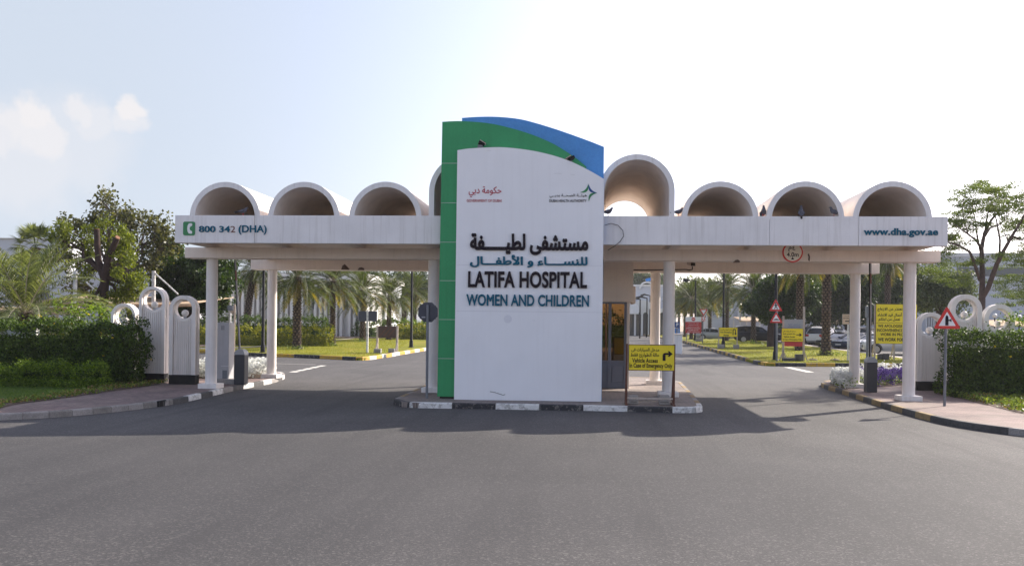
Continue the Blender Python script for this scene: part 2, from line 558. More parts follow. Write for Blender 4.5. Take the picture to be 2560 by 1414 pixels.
class MB:
    def __init__(s):
        s.v, s.f, s.mi = [], [], []

    def add(s, vs, fs, m=0):
        n = len(s.v)
        s.v += [tuple(p) for p in vs]
        s.f += [tuple(i + n for i in f) for f in fs]
        s.mi += [m] * len(fs)
        return s

    def box(s, x0, x1, y0, y1, z0, z1, m=0):
        v = [(x, y, z) for z in (z0, z1) for y in (y0, y1) for x in (x0, x1)]
        return s.add(v, [(0, 2, 3, 1), (4, 5, 7, 6), (0, 1, 5, 4), (2, 6, 7, 3), (0, 4, 6, 2), (1, 3, 7, 5)], m)

    def obox(s, c, ax, ay, az, m=0):      # oriented box: centre and three half-axes
        c, ax, ay, az = Vector(c), Vector(ax), Vector(ay), Vector(az)
        v = [c + ax * i + ay * j + az * k for k in (-1, 1) for j in (-1, 1) for i in (-1, 1)]
        return s.add(v, [(0, 2, 3, 1), (4, 5, 7, 6), (0, 1, 5, 4), (2, 6, 7, 3), (0, 4, 6, 2), (1, 3, 7, 5)], m)

    def poly(s, loops, fn0, fn1, m=0):    # 2D loops (outer, holes...) as a slab between two planes
        flat = [p for lp in loops for p in lp]
        tri = geometry.tessellate_polygon([[Vector((p[0], p[1], 0)) for p in lp] for lp in loops])
        n = len(flat)
        vs = [fn0(*p) for p in flat] + [fn1(*p) for p in flat]
        fs = [tuple(t) for t in tri] + [tuple(i + n for i in reversed(t)) for t in tri]
        k = 0
        for lp in loops:
            c = len(lp)
            for i in range(c):
                a, b = k + i, k + (i + 1) % c
                fs.append((a, b, b + n, a + n))
            k += c
        return s.add(vs, fs, m)

    def xz(s, loops, y0, y1, m=0):
        return s.poly(loops, lambda a, b: (a, y0, b), lambda a, b: (a, y1, b), m)

    def xy(s, loops, z0, z1, m=0):
        return s.poly(loops, lambda a, b: (a, b, z1), lambda a, b: (a, b, z0), m)

    def tube(s, pts, rad, seg=8, m=0, cap=True):
        pts = [Vector(p) for p in pts]
        if not isinstance(rad, (list, tuple)):
            rad = [rad] * len(pts)
        vs, fs = [], []
        up = Vector((0, 0, 1))
        prev = None
        for i, p in enumerate(pts):
            d = (pts[min(i + 1, len(pts) - 1)] - pts[max(i - 1, 0)]).normalized()
            if prev is None:
                u = d.cross(up if abs(d.z) < .95 else Vector((1, 0, 0))).normalized()
            else:
                u = (prev - d * prev.dot(d)).normalized()
            prev = u
            w = d.cross(u)
            for k in range(seg):
                a = 2 * PI * k / seg
                vs.append(p + (u * math.cos(a) + w * math.sin(a)) * rad[i])
        for i in range(len(pts) - 1):
            for k in range(seg):
                a, b = i * seg + k, i * seg + (k + 1) % seg
                fs.append((a, b, b + seg, a + seg))
        if cap:
            fs.append(tuple(reversed(range(seg))))
            fs.append(tuple(range((len(pts) - 1) * seg, len(pts) * seg)))
        return s.add(vs, fs, m)

    def cyl(s, p, q, r0, r1=None, seg=16, m=0):
        return s.tube([p, q], [r0, r0 if r1 is None else r1], seg, m)

    def ball(s, c, r, sx=1, sy=1, sz=1, seg=14, rings=9, m=0):
        vs = [(c[0], c[1], c[2] - r * sz)]
        for i in range(1, rings):
            t = PI * i / rings
            for k in range(seg):
                a = 2 * PI * k / seg
                vs.append((c[0] + r * sx * math.sin(t) * math.cos(a), c[1] + r * sy * math.sin(t) * math.sin(a), c[2] - r * sz * math.cos(t)))
        vs.append((c[0], c[1], c[2] + r * sz))
        fs = [(0, 1 + (k + 1) % seg, 1 + k) for k in range(seg)]
        for i in range(rings - 2):
            for k in range(seg):
                a, b = 1 + i * seg + k, 1 + i * seg + (k + 1) % seg
                fs.append((a, b, b + seg, a + seg))
        e = len(vs) - 1
        o = 1 + (rings - 2) * seg
        fs += [(e, o + k, o + (k + 1) % seg) for k in range(seg)]
        return s.add(vs, fs, m)

    def build(s, name, mats, parent=None, local=False, smooth=None, bevel=0, fix=True):
        me = bpy.data.meshes.new(name)
        me.from_pydata(s.v, [], s.f)
        if max(s.mi, default=0):
            me.polygons.foreach_set('material_index', s.mi)
        if fix:
            import bmesh
            b = bmesh.new()
            b.from_mesh(me)
            bmesh.ops.recalc_face_normals(b, faces=b.faces)
            b.to_mesh(me)
            b.free()
        if smooth:
            me.shade_smooth()
            me.set_sharp_from_angle(angle=R(smooth))
        o = link(name, me, parent, local, mats)
        if bevel:
            bv = o.modifiers.new('bevel', 'BEVEL')
            bv.width = bevel
            bv.segments = 2
            bv.limit_method = 'ANGLE'
        return o


def npmesh(name, v, f, mats, parent=None, local=False, mi=None):
    v = np.asarray(v, np.float32).reshape(-1, 3)
    f = np.asarray(f, np.int32)
    me = bpy.data.meshes.new(name)
    me.vertices.add(len(v))
    me.vertices.foreach_set('co', v.ravel())
    me.loops.add(f.size)
    me.loops.foreach_set('vertex_index', f.ravel())
    me.polygons.add(len(f))
    me.polygons.foreach_set('loop_start', np.arange(0, f.size, f.shape[1], dtype=np.int32))
    if mi is not None:
        me.polygons.foreach_set('material_index', np.asarray(mi, np.int32))
    me.update(calc_edges=True)
    return link(name, me, parent, local, mats)


def copy_tree(o, loc=None, rz=None, label=None, scale=None):
    c = o.copy()
    COL.objects.link(c)
    if loc is not None:
        c.location = loc
        ORG[c.name] = Vector(loc)
    if rz is not None:
        c.rotation_euler = (0, 0, rz)
    if scale is not None:
        c.scale = scale if isinstance(scale, tuple) else (scale,) * 3
    if label:
        c['label'] = label
    for ch in [x for x in bpy.data.objects if x.parent == o]:
        d = copy_tree(ch)
        d.parent = c
    return c


# ------------------------------------------------------------------ lettering
AR = {'ا': 'FE8D2', 'أ': 'FE832', 'ء': 'FE801', 'ب': 'FE8F4', 'ة': 'FE932', 'ت': 'FE954', 'ج': 'FE9D4', 'ح': 'FEA14', 'خ': 'FEA54',
      'د': 'FEA92', 'ذ': 'FEAB2', 'ر': 'FEAD2', 'ز': 'FEAF2', 'س': 'FEB14', 'ش': 'FEB54', 'ص': 'FEB94', 'ط': 'FEC14', 'ع': 'FEC94',
      'ف': 'FED14', 'ق': 'FED54', 'ك': 'FED94', 'ل': 'FEDD4', 'م': 'FEE14', 'ن': 'FEE54', 'ه': 'FEE94', 'و': 'FEED2', 'ى': 'FEEF2',
      'ي': 'FEF14', 'ئ': 'FE894', 'إ': 'FE872', 'ﻻ': 'FEFB2', 'ﻷ': 'FEF72'}


def ar(s):                                # joined Arabic forms in visual order
    s = s.replace('لا', 'ﻻ').replace('لأ', 'ﻷ')
    out = []
    for i, ch in enumerate(s):
        if ch not in AR:
            out.append(ch)
            continue
        code, k = int(AR[ch][:4], 16), int(AR[ch][4])
        p, n = (s[i - 1] if i else ' '), (s[i + 1] if i + 1 < len(s) else ' ')
        pj = p == 'ـ' or (p in AR and AR[p][4] == '4')
        nj = (n == 'ـ' or (n in AR and n != 'ء')) and k == 4
        q = 0 if k == 1 else (3 if pj and nj else 1 if pj else 2 if nj else 0)
        out.append(chr(code + q))
    return ''.join(reversed(out))


_tc = {}


def contours(s, off):
    if (s, off) in _tc:
        return _tc[(s, off)]
    cu = bpy.data.curves.new('letters', 'FONT')
    cu.body = s
    cu.space_character = 1.0 + (1.6 * off if s.isascii() else 0)
    o = bpy.data.objects.new('letters', cu)
    COL.objects.link(o)
    bpy.context.view_layer.update()
    c2 = o.to_curve(bpy.context.evaluated_depsgraph_get())
    loops = []
    for sp in c2.splines:
        pts = []
        bp = sp.bezier_points
        if not len(bp):
            continue
        for i in range(len(bp)):
            a, b = bp[i], bp[(i + 1) % len(bp)]
            st = (a.handle_right - a.co).length < 1e-5 and (b.handle_left - b.co).length < 1e-5
            e1 = (b.co - a.co)
            if not st and e1.length > 1e-9:
                d1, d2 = (a.handle_right - a.co), (b.co - b.handle_left)
                st = d1.cross(e1).length < 1e-6 and d2.cross(e1).length < 1e-6
            k = 2 if st else 6
            pts += [(q.x, q.y) for q in geometry.interpolate_bezier(a.co, a.handle_right, b.handle_left, b.co, k)[:-1]]
        cl = []
        for q in pts:
            if not cl or abs(q[0] - cl[-1][0]) + abs(q[1] - cl[-1][1]) > 1e-4:
                cl.append(q)
        if len(cl) > 2:
            loops.append(cl)
    o.to_curve_clear()
    bpy.data.objects.remove(o)
    bpy.data.curves.remove(cu)

    def area(l):
        return sum(l[i][0] * l[(i + 1) % len(l)][1] - l[(i + 1) % len(l)][0] * l[i][1] for i in range(len(l))) / 2

    ars = [area(l) for l in loops]
    sgn = 1 if ars and ars[max(range(len(ars)), key=lambda i: abs(ars[i]))] > 0 else -1

    def grow(l, d):
        n = len(l)
        out = []
        for i in range(n):
            a, b, c = l[i - 1], l[i], l[(i + 1) % n]
            e1 = Vector((b[0] - a[0], b[1] - a[1])).normalized()
            e2 = Vector((c[0] - b[0], c[1] - b[1])).normalized()
            n1, n2 = Vector((e1.y, -e1.x)), Vector((e2.y, -e2.x))
            t = n1 + n2
            t = t / max(.5, 1 + n1.dot(n2)) if t.length > .1 else n1
            out.append((b[0] + t.x * d * sgn, b[1] + t.y * d * sgn))
        return out
    loops = [grow(l, off) for l in loops] if off else loops
    L = [Vector((q[0], q[1])) for l in loops for q in l]
    E, n0 = [], 0
    for l in loops:
        E += [(n0 + i, n0 + (i + 1) % len(l)) for i in range(len(l))]
        n0 += len(l)
    vo, eo, fo = geometry.delaunay_2d_cdt(L, E, [], 0, 1e-5)[:3]
    P = np.array([(v.x, v.y) for v in vo])
    T = np.array([f for f in fo if len(f) == 3])
    c = P[T].mean(1)
    wn = np.zeros(len(c), int)
    for l in loops:                         # non-zero winding: overlapping strokes stay filled
        A = np.array(l)
        B = np.roll(A, -1, 0)
        for (ax, ay), (bx, by) in zip(A, B):
            cr = (bx - ax) * (c[:, 1] - ay) - (by - ay) * (c[:, 0] - ax)
            wn += ((ay <= c[:, 1]) & (by > c[:, 1]) & (cr > 0)).astype(int)
            wn -= ((ay > c[:, 1]) & (by <= c[:, 1]) & (cr < 0)).astype(int)
    T = T[wn != 0]
    ed = {}
    for t in T:
        for a, b in ((t[0], t[1]), (t[1], t[2]), (t[2], t[0])):
            ed[(int(a), int(b))] = 1
    bd = [e for e in ed if (e[1], e[0]) not in ed]
    _tc[(s, off)] = (P, [tuple(int(k) for k in t) for t in T], bd)
    return _tc[(s, off)]


def lettering(s, x0, x1, z0, z1, y, mat, parent, depth=.03, off=0.0, name='lettering', fr=None, label=None):
    """s fitted into the box x0..x1, z0..z1 on the wall plane y (facing -Y), or in a local frame fr(a, b, d)."""
    P, T, bd = contours(s, off)
    used = sorted({k for t in T for k in t})
    lo, hi = P[used].min(0), P[used].max(0)
    Q = (P - lo) / (hi - lo) * np.array([x1 - x0, z1 - z0]) + np.array([x0, z0])
    mb = MB()
    ix = {k: i for i, k in enumerate(used)}
    n = len(used)
    if fr:
        V = [fr(*Q[k], depth) for k in used] + [fr(*Q[k], -.001) for k in used]
    else:
        V = [(Q[k][0], y - depth, Q[k][1]) for k in used] + [(Q[k][0], y + .001, Q[k][1]) for k in used]
    mb.add(V, [tuple(ix[k] for k in t) for t in T] + [(ix[b], ix[a], ix[a] + n, ix[b] + n) for a, b in bd])
    o = mb.build(name, mat, parent, local=bool(fr), fix=False)
    if label:
        o['label'] = label
    return o


def arcpts(cx, cz, r, a0, a1, n):
    return [(cx + r * math.cos(R(a0 + (a1 - a0) * i / n)), cz + r * math.sin(R(a0 + (a1 - a0) * i / n))) for i in range(n + 1)]


def px_line(pts, Y):
    return [(at(a, b, Y).x, at(a, b, Y).z) for a, b in pts]


# ================================================================== THE GROUND
def grid_sheet(name, x0, x1, ys, dz, mat):
    mb = MB()
    for a, b in zip(ys[:-1], ys[1:]):
        mb.add([(x0, a, terr(a) + dz), (x1, a, terr(a) + dz), (x1, b, terr(b) + dz), (x0, b, terr(b) + dz)], [(0, 1, 2, 3)])
    return tag(mb.build(name, mat), kind='structure')


grid_sheet('ground', -3000, 3000, [-500, 53, 93, 4500], -.03, 'sand')
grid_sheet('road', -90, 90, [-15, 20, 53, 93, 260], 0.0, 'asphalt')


def sheet(name, poly, dz, mat, skirt=0.0, kind='structure'):
    import bmesh
    b = bmesh.new()
    tri = geometry.tessellate_polygon([[Vector((p[0], p[1], 0)) for p in poly]])
    vs = [b.verts.new((p[0], p[1], 0)) for p in poly]
    for t in tri:
        b.faces.new([vs[i] for i in t])
    for yy in (53, 93):
        bmesh.ops.bisect_plane(b, geom=b.verts[:] + b.edges[:] + b.faces[:], plane_co=(0, yy, 0), plane_no=(0, 1, 0))
    for v in b.verts:
        v.co.z = terr(v.co.y) + dz
    if skirt:
        e = [x for x in b.edges if len(x.link_faces) == 1]
        r = bmesh.ops.extrude_edge_only(b, edges=e)
        for v in r['geom']:
            if isinstance(v, bmesh.types.BMVert):
                v.co.z -= skirt
    bmesh.ops.recalc_face_normals(b, faces=b.faces)
    for f in b.faces:
        if abs(f.normal.z) > .5 and f.normal.z < 0:
            f.normal_flip()
    me = bpy.data.meshes.new(name)
    b.to_mesh(me)
    b.free()
    o = link(name, me, None, False, mat)
    return tag(o, kind=kind)


def smooth_line(pts, k=6):
    out = []
    n = len(pts)
    for i in range(n - 1):
        p0, p1, p2, p3 = (Vector(pts[max(i - 1, 0)][:2]), Vector(pts[i][:2]), Vector(pts[i + 1][:2]), Vector(pts[min(i + 2, n - 1)][:2]))
        for j in range(k):
            t = j / k
            q = .5 * ((2 * p1) + (p2 - p0) * t + (2 * p0 - 5 * p1 + 4 * p2 - p3) * t * t + (3 * p1 - p0 - 3 * p2 + p3) * t ** 3)
            out.append((q.x, q.y))
    out.append(tuple(pts[-1][:2]))
    return out


def kerb(name, line, pattern, step=.9, h=.145, w=.15, side=1, seed=1):
    """painted kerb stones along a line; side=+1 puts the stone to the left of the walking direction."""
    rnd = random.Random(seed)
    L = [Vector(p[:2]) for p in line]
    cum = [0]
    for a, b in zip(L[:-1], L[1:]):
        cum.append(cum[-1] + (b - a).length)

    def pt(s):
        for i in range(len(L) - 1):
            if s <= cum[i + 1] or i == len(L) - 2:
                t = (s - cum[i]) / max(1e-6, cum[i + 1] - cum[i])
                return L[i].lerp(L[i + 1], t)
    names = sorted({p for p in pattern})
    mb = MB()
    s, k = 0.0, 0
    while s < cum[-1] - .05:
        e = min(s + step, cum[-1])
        mi = names.index(pattern[k % len(pattern)])
        sub = [s + (e - s - .012) * j / 3 for j in range(4)]
        prof = [(0, -.03), (.006, h - .025), (.028, h), (w, h), (w, -.03)]
        dz = rnd.uniform(-.003, .004)
        rings = []
        for q in sub:
            p = pt(q)
            d = (pt(min(q + .1, cum[-1])) - pt(max(q - .1, 0))).normalized()
            nrm = Vector((-d.y, d.x)) * side
            rings.append([(p.x + nrm.x * (a - .025), p.y + nrm.y * (a - .025), terr(p.y) + z + dz) for a, z in prof])
        n = len(prof)
        vs = [v for r in rings for v in r]
        fs = []
        for i in range(3):
            for j in range(n - 1):
                fs.append((i * n + j, i * n + j + 1, (i + 1) * n + j + 1, (i + 1) * n + j))
        fs.append(tuple(range(n)))
        fs.append(tuple(reversed(range(3 * n, 4 * n))))
        mb.add(vs, fs, mi)
        s, k = e, k + 1
    return tag(mb.build(name, names), kind='structure')


def P2(*a):
    p = gr(*a)
    return (p.x, p.y)


# traffic island under the sign and booth
isl = [(-5.13, 24.25), (-4.75, 23.45), (-4.4, 23.3), (0.3, 23.42), (2.35, 23.3), (2.75, 23.42), (2.95, 23.75), (3.02, 24.6), (3.2, 28), (3.45, 34), (3.0, 36.2), (1, 37), (-3, 37), (-5, 36), (-5.35, 33), (-5.28, 29.4), (-5.15, 24.5)]
sheet('traffic_island', isl, .14, 'greypave', .2)
kerb('island_kerb', isl[:3] + isl[2:5] + isl[4:6], ['kblack', 'kwhite'], 1.12, side=1, seed=3)
kerb('island_kerb', [isl[5], isl[6], isl[7]], ['kwhite'], .55, side=1, seed=5)
kerb('island_kerb', isl[7:] + [isl[0]], ['kdull', 'kgrey'], 1.0, side=1, seed=4)

# left pavement
lk = smooth_line([(-30, 14.4), (-22, 15.2), (-16, 16.6), (-12.5, 18.7), (-11.33, 20.25), (-10.72, 22.6), (-10.75, 24.7), (-10.98, 28), (-11.1, 32), (-11.75, 34.9), (-12.7, 36.5), (-14.6, 37.6), (-20, 38)], 6)
sheet('left_pavement', lk + [(-20, 30.3), (-30, 30.3)], .14, 'redpave', .2)
i1 = min(range(len(lk)), key=lambda i: abs(lk[i][1] - 22.9))
i2 = min(range(len(lk)), key=lambda i: abs(lk[i][1] - 34.5))
kerb('left_kerb', lk[:i1 + 1], ['kgrey', 'kgrey', 'ksoot2', 'kgrey', 'ksoot2'], .52, seed=7)
kerb('left_kerb', lk[i1:i2 + 1], ['ksoot', 'kwhite', 'ksoot', 'kwhite', 'kgrey'], .95, seed=8)
kerb('left_kerb', lk[i2:], ['kgrey', 'kwhite'], .95, seed=9)
g = MB()
q = lk[i1 - 1]
for k in range(6):
    g.box(q[0] - .05 + .0, q[0] + .02, q[1] - .36 + k * .07, q[1] - .36 + k * .07 + .035, .0, .15)
tag(g.build('drain_grate', 'grate'), 'black iron drain grate set into the left kerb', 'drain grate')

# right pavement
rk = smooth_line([(30, 14.9), (18, 15.8), (12.5, 17.0), (10.2, 18.3), (8.98, 19.65), (8.3, 21.2), (8.12, 23.1), (8.2, 26.8), (8.42, 31), (8.5, 33.4), (8.9, 35.5), (9.9, 36.9), (12, 37.7), (20, 38)], 6)
sheet('right_pavement', rk + [(22, 33), (30, 33)], .14, 'redpave', .2)
j1 = min(range(len(rk)), key=lambda i: abs(rk[i][1] - 21.5))
kerb('right_kerb', rk[:j1 + 1], ['kgrey', 'ksoot', 'ksoot'], .9, side=-1, seed=11)
kerb('right_kerb', rk[j1:], ['ksoot', 'kdull'], .95, side=-1, seed=12)

# left front lawn and beds (beside the pavement)
fl = [P2(0, 1010, .14), P2(100, 1000, .14), P2(200, 985, .14), P2(262, 966, .14), (-15.5, 29), (-30, 29.5), (-30, 21.5)]
sheet('front_lawn', fl, .15, 'lawn2')
bl = [P2(-40, 1030, .15), P2(40, 1009, .15), P2(130, 998, .15), P2(230, 984, .15), P2(310, 972, .15), P2(395, 961, .15), P2(420, 955, .15), P2(300, 957, .15), P2(200, 977, .15), P2(60, 999, .15), P2(-40, 1012, .15)]
sheet('left_flower_bed', bl, .155, 'soil')
# right bed in front of the hedge
br = [P2(2560, 1034, .14), P2(2470, 1012, .14), P2(2400, 996, .14), P2(2335, 984, .14), (12.4, 31.6), (22, 32.5), (24, 24)]
sheet('right_flower_bed', br, .15, 'soil')
# flower beds on the two noses
rb = [P2(2076, 962, .14), P2(2110, 973, .14), P2(2260, 962, .14), (12.2, 34.5), (13.5, 37.2), (10.2, 36.7), (9.15, 35.4)]
sheet('nose_flower_bed', rb, .15, 'soil')
lb = [(-13.6, 31), (-11.5, 32.2), (-12.0, 34.6), (-13.0, 36.0), (-15, 36.8), (-15, 31.5)]
sheet('nose_flower_bed', lb, .15, 'soil')

# lawns behind the cross road
la = [P2(380, 880), P2(560, 883.5), P2(619, 889), P2(779, 895), P2(878, 900)]
lc = [P2(905, 900.5), P2(930, 898.5), P2(985, 889), P2(1062, 876.5)]
dirl = (Vector(lc[-1]) - Vector(lc[1])).normalized()
lfar = (lc[-1][0] + dirl.x * 110, lc[-1][1] + dirl.y * 110)
lline = smooth_line(la + lc + [lfar], 4)
path_l = [P2(480, 877), P2(604, 874), P2(690, 868), P2(753, 861), P2(867, 851), P2(1064, 837)]
dp = (Vector(path_l[-1]) - Vector(path_l[-2])).normalized()
path_far = (path_l[-1][0] + dp.x * 70, path_l[-1][1] + dp.y * 70)
sheet('back_lawn', lline + [(lfar[0] - 4, lfar[1]), (-50, lfar[1]), (-50, la[0][1])], .13, 'lawn', .2)
kerb('back_left_kerb', lline[:18], ['kblack', 'kyellow'], 2.0, side=1, h=.2, w=.2, seed=21)
kerb('back_left_kerb', lline[17:], ['kyellow', 'kwhite'], 1.3, side=1, h=.2, w=.2, seed=22)
inner = [(p[0] - .3, p[1] + 1.6) for p in path_l]
sheet('footpath', path_l + [path_far, (path_far[0] - 1, path_far[1] + 2)] + inner[::-1], .145, 'footpath')
bedl = [P2(480, 872), P2(590, 868), P2(690, 862.5), P2(750, 857), P2(830, 849), P2(835, 838), (-20, 90), (-45, 90), (-45, 62)]
sheet('hedge_bed', bedl, .15, 'soil')

ra = [P2(1711, 857), P2(1800, 883), P2(1883, 907.5)]
rc = [P2(1905, 912), P2(1935, 915), P2(2100, 916), P2(2262, 916.5), P2(2700, 918)]
dirr = (Vector(ra[0]) - Vector(ra[2])).normalized()
rfar = (ra[0][0] + dirr.x * 90, ra[0][1] + dirr.y * 90)
rline = smooth_line([rfar] + ra + rc, 4)
path_r = [P2(1840, 849), P2(1960, 861), P2(2016, 867), P2(2079, 876), P2(2172, 888), P2(2262, 901), P2(2500, 911)]
sheet('back_lawn', rline + [(path_r[-1][0], path_r[-1][1])] + path_r[::-1] + [(rfar[0] + 14, rfar[1] - 20), (rfar[0] + 2, rfar[1])], .13, 'lawn', .2)
kerb('back_right_kerb', rline[:12], ['kyellow', 'ksoot', 'kdull', 'ksoot'], 1.0, side=1, h=.2, w=.2, seed=31)
kerb('back_right_kerb', rline[12:], ['kblack', 'kyellow'], 1.75, side=1, h=.2, w=.2, seed=32)
inner_r = [(p[0] + .6, p[1] + 1.8) for p in path_r]
sheet('footpath', path_r + inner_r[::-1], .14, 'footpath', .15)

# road paint
mk = MB()
for k in range(5):
    a, b = Vector(P2(731 + 16.5 * k, 930 - 3.6 * k)), Vector(P2(743 + 16.5 * k, 927.4 - 3.6 * k))
    d = (b - a).normalized()
    n = Vector((-d.y, d.x)) * .16
    mk.add([(*(a - n), .004), (*(b - n), .004), (*(b + n), .004), (*(a + n), .004)], [(0, 1, 2, 3)])
a, b = Vector(P2(1969, 917.5)), Vector(P2(2026, 930))
n = (b - a).normalized().yx * .2
mk.add([(a.x - n.x, a.y + n.y, .004), (b.x - n.x, b.y + n.y, .004), (b.x + n.x, b.y - n.y, .004), (a.x + n.x, a.y - n.y, .004)], [(0, 1, 2, 3)])
a, b = Vector(P2(560, 905)), Vector(P2(790, 911))
n = Vector((0, .06))
mk.add([(*(a - n), .004), (*(b - n), .004), (*(b + n), .004), (*(a + n), .004)], [(0, 1, 2, 3)])
tag(mk.build('road_marking', 'marking'), kind='structure')


# ================================================================== THE ENTRANCE CANOPY
X0, X1, YF, ZB, ZT = -11.63, 9.45, 25.0, 4.365, 5.145
YB = 33.3
gate = thing('entrance_canopy', 'long white concrete canopy on round columns roofed by a row of open barrel vaults', 'entrance canopy', (-1.1, 29, 0))
b = MB()
cuts = [X0, at(636, 570, YF).x, at(1290, 570, YF).x, at(1924, 570, YF).x, at(2147, 570, YF).x, X1]
for a, c in zip(cuts[:-1], cuts[1:]):
    b.box(a + (.004 if a != X0 else 0), c - (.004 if c != X1 else 0), YF, YF + .19, ZB, ZT)
fascia = b.build('fascia', 'paint', gate, bevel=.012)
MB().box(X0, X1, YB, YB + .19, ZB, ZT).build('fascia', 'paint', gate, bevel=.012)
b = MB().box(X0 + .02, X1 - .02, YF + .19, YB, 4.56, 5.06)
VC = [-10.19, -7.92, -5.61, -3.37, -1.06, 1.30, 3.53, 5.77, 8.03]
bays = [X0 + .32] + [(VC[i] + VC[i + 1]) / 2 for i in range(8)] + [X1 - .32]
b.build('roof_slab', 'paint2', gate)
for x in bays:
    MB().box(x - .13, x + .13, YF + .19, YB, ZB + .012, 4.56).build('rib', 'paint2', gate, bevel=.008)
for y, xa, xb, z0 in ((26.6, -12.06, 9.868, 4.055), (31.92, -12.03, 9.85, 4.03)):
    MB().box(xa, xb, y, y + .62, z0, ZB + .008).build('beam', 'paint2', gate, bevel=.012)
for x in (-11.335, -4.55, 2.361, 9.14):
    for y, zt in ((26.91, 4.056), (32.23, 4.031)):
        lean = .0
        n = 28
        vs = []
        c = MB().cyl((x, y, .26), (x, y, zt), .172, .168, n)
        co = c.build('column', 'paintc', gate, smooth=40)
        MB().box(x - .29, x + .29, y - .29, y + .29, .135, .285).build('plinth', 'paintc', co, bevel=.015)
for i, x in enumerate(VC):
    r, t = 1.02, .145
    cz = 5.8 if i in (3, 4, 5) else 5.062
    out = arcpts(x, cz, r, 180, 0, 40)
    inn = arcpts(x, cz, r - t, 0, 180, 40)
    if cz > 5.1:
        out = [(x - r, 5.062)] + out + [(x + r, 5.062)]
        inn = [(x + r - t, 5.062)] + inn + [(x - r + t, 5.062)]
    MB().xz([out + inn], YF + .02, YB + .1).build('barrel_vault', 'shell', gate, smooth=30)
    # painted front rim, a hair proud of the plaster
    MB().xz([out + inn], YF + .004, YF + .0195).build('vault_rim', 'paint', gate, smooth=30)
# broken corners of the rear and front beams
def spall(pts, y, parent=gate):
    MB().xz([px_line(pts, y)], y - .012, y + .05).build('spalled_patch', 'spall', parent)
spall([(853, 674), (856, 664), (862, 660), (868, 666), (874, 672), (872, 674.5), (862, 674)], 31.92)
spall([(894, 675), (898, 669), (904, 668), (910, 670), (911, 675)], 31.92)
spall([(1833, 656), (1838, 650), (1845, 648.5), (1850, 653), (1849, 656)], 26.6)
spall([(2019, 636), (2022, 633), (2025, 642), (2024, 653), (2020, 650), (2021, 642)], 26.6)
# writing on the fascia
yl = YF
p0, p1 = at(458.3, 588.3, yl), at(488, 554, yl)
rr = .05
sq = [(p0.x + rr, p0.z), (p1.x - rr, p0.z)] + arcpts(p1.x - rr, p0.z + rr, rr, -90, 0, 4)[1:] + arcpts(p1.x - rr, p1.z - rr, rr, 0, 90, 4) + arcpts(p0.x + rr, p1.z - rr, rr, 90, 180, 4) + arcpts(p0.x + rr, p0.z + rr, rr, 180, 270, 4)[:-1]
ph = MB().xz([sq], yl - .02, yl + .001).build('telephone_emblem', 'gprint', fascia)
cx, cz = (p0.x + p1.x) / 2 + .03, (p0.z + p1.z) / 2
hs = [(-.035, .155), (.05, .16), (.075, .13), (.06, .075), (.03, .07), (.0, .04), (-.01, 0), (.0, -.04), (.03, -.07), (.06, -.075), (.075, -.13), (.05, -.16), (-.035, -.155), (-.075, -.09), (-.085, 0), (-.075, .09)]
MB().xz([[(cx + a * .92, cz + b_ * .92) for a, b_ in hs]], yl - .026, yl - .019).build('handset', 'whitep', fascia)


def put(s, px0, px1, py0, py1, y, mat, parent, depth=.03, off=0., **k):
    a, c = at(px0, (py0 + py1) / 2, y), at(px1, (py0 + py1) / 2, y)
    pm_ = (px0 + px1) / 2
    return lettering(s, a.x, c.x, at(pm_, py1, y).z, at(pm_, py0, y).z, y, mat, parent, depth, off, **k)


put('800 34', 498, 575.3, 564.8, 580.6, yl, 'teal', fascia, .03, .02)
put('2', 576.8, 588.3, 565, 580.6, yl, 'rust2', fascia, .015, .0, label='unpainted brown numeral 2')
put('(DHA)', 597, 667, 563, 586.5, yl, 'teal', fascia, .03, .015)
put('www.dha.gov.ae', 2159, 2344.5, 570.6, 593, yl, 'teal', fascia, .03, .028)
# loose cable looping beside the sign
cb = [at(1512, 563, 24.97), at(1527, 558.5, 24.96), at(1545, 563, 24.96), at(1557, 576, 24.96), at(1559, 590, 24.96), at(1550, 604, 24.97), at(1535, 616, 24.97), at(1515, 628, 25.3)]
sp_ = [Vector(p) for p in cb]
cbl = []
for i in range(len(sp_) - 1):
    for j in range(4):
        cbl.append(sp_[i].lerp(sp_[i + 1], j / 4))
tag(MB().tube(cbl, .008, 5).build('cable', 'cable'), 'thin black cable looping over the white fascia beside the tall sign', 'cable')

# conduit and camera on the rear beam
t = thing('security_camera', 'small security camera on a curled bracket under the rear beam', 'security camera', at(1735, 662, 31.85))
y = 31.8
MB().tube([at(1569, 674.5, y), at(1612, 675, y), at(1690, 674, y), at(1715, 673.5, y), at(1724, 675, y), at(1731, 673, y), at(1731, 666, y)], .022, 6).build('conduit', 'cable', t)
MB().obox(at(1728, 659, y - .1), (.09, -.12, -.03), (.05, .035, 0), (.0, .02, .06)).build('camera_housing', 'palewood', t, bevel=.01)
MB().obox(at(1732.5, 660.5, y - .22), (.05, .03, 0), (.02, -.03, 0), (0, .01, .055)).build('lens_cover', 'dark', t)

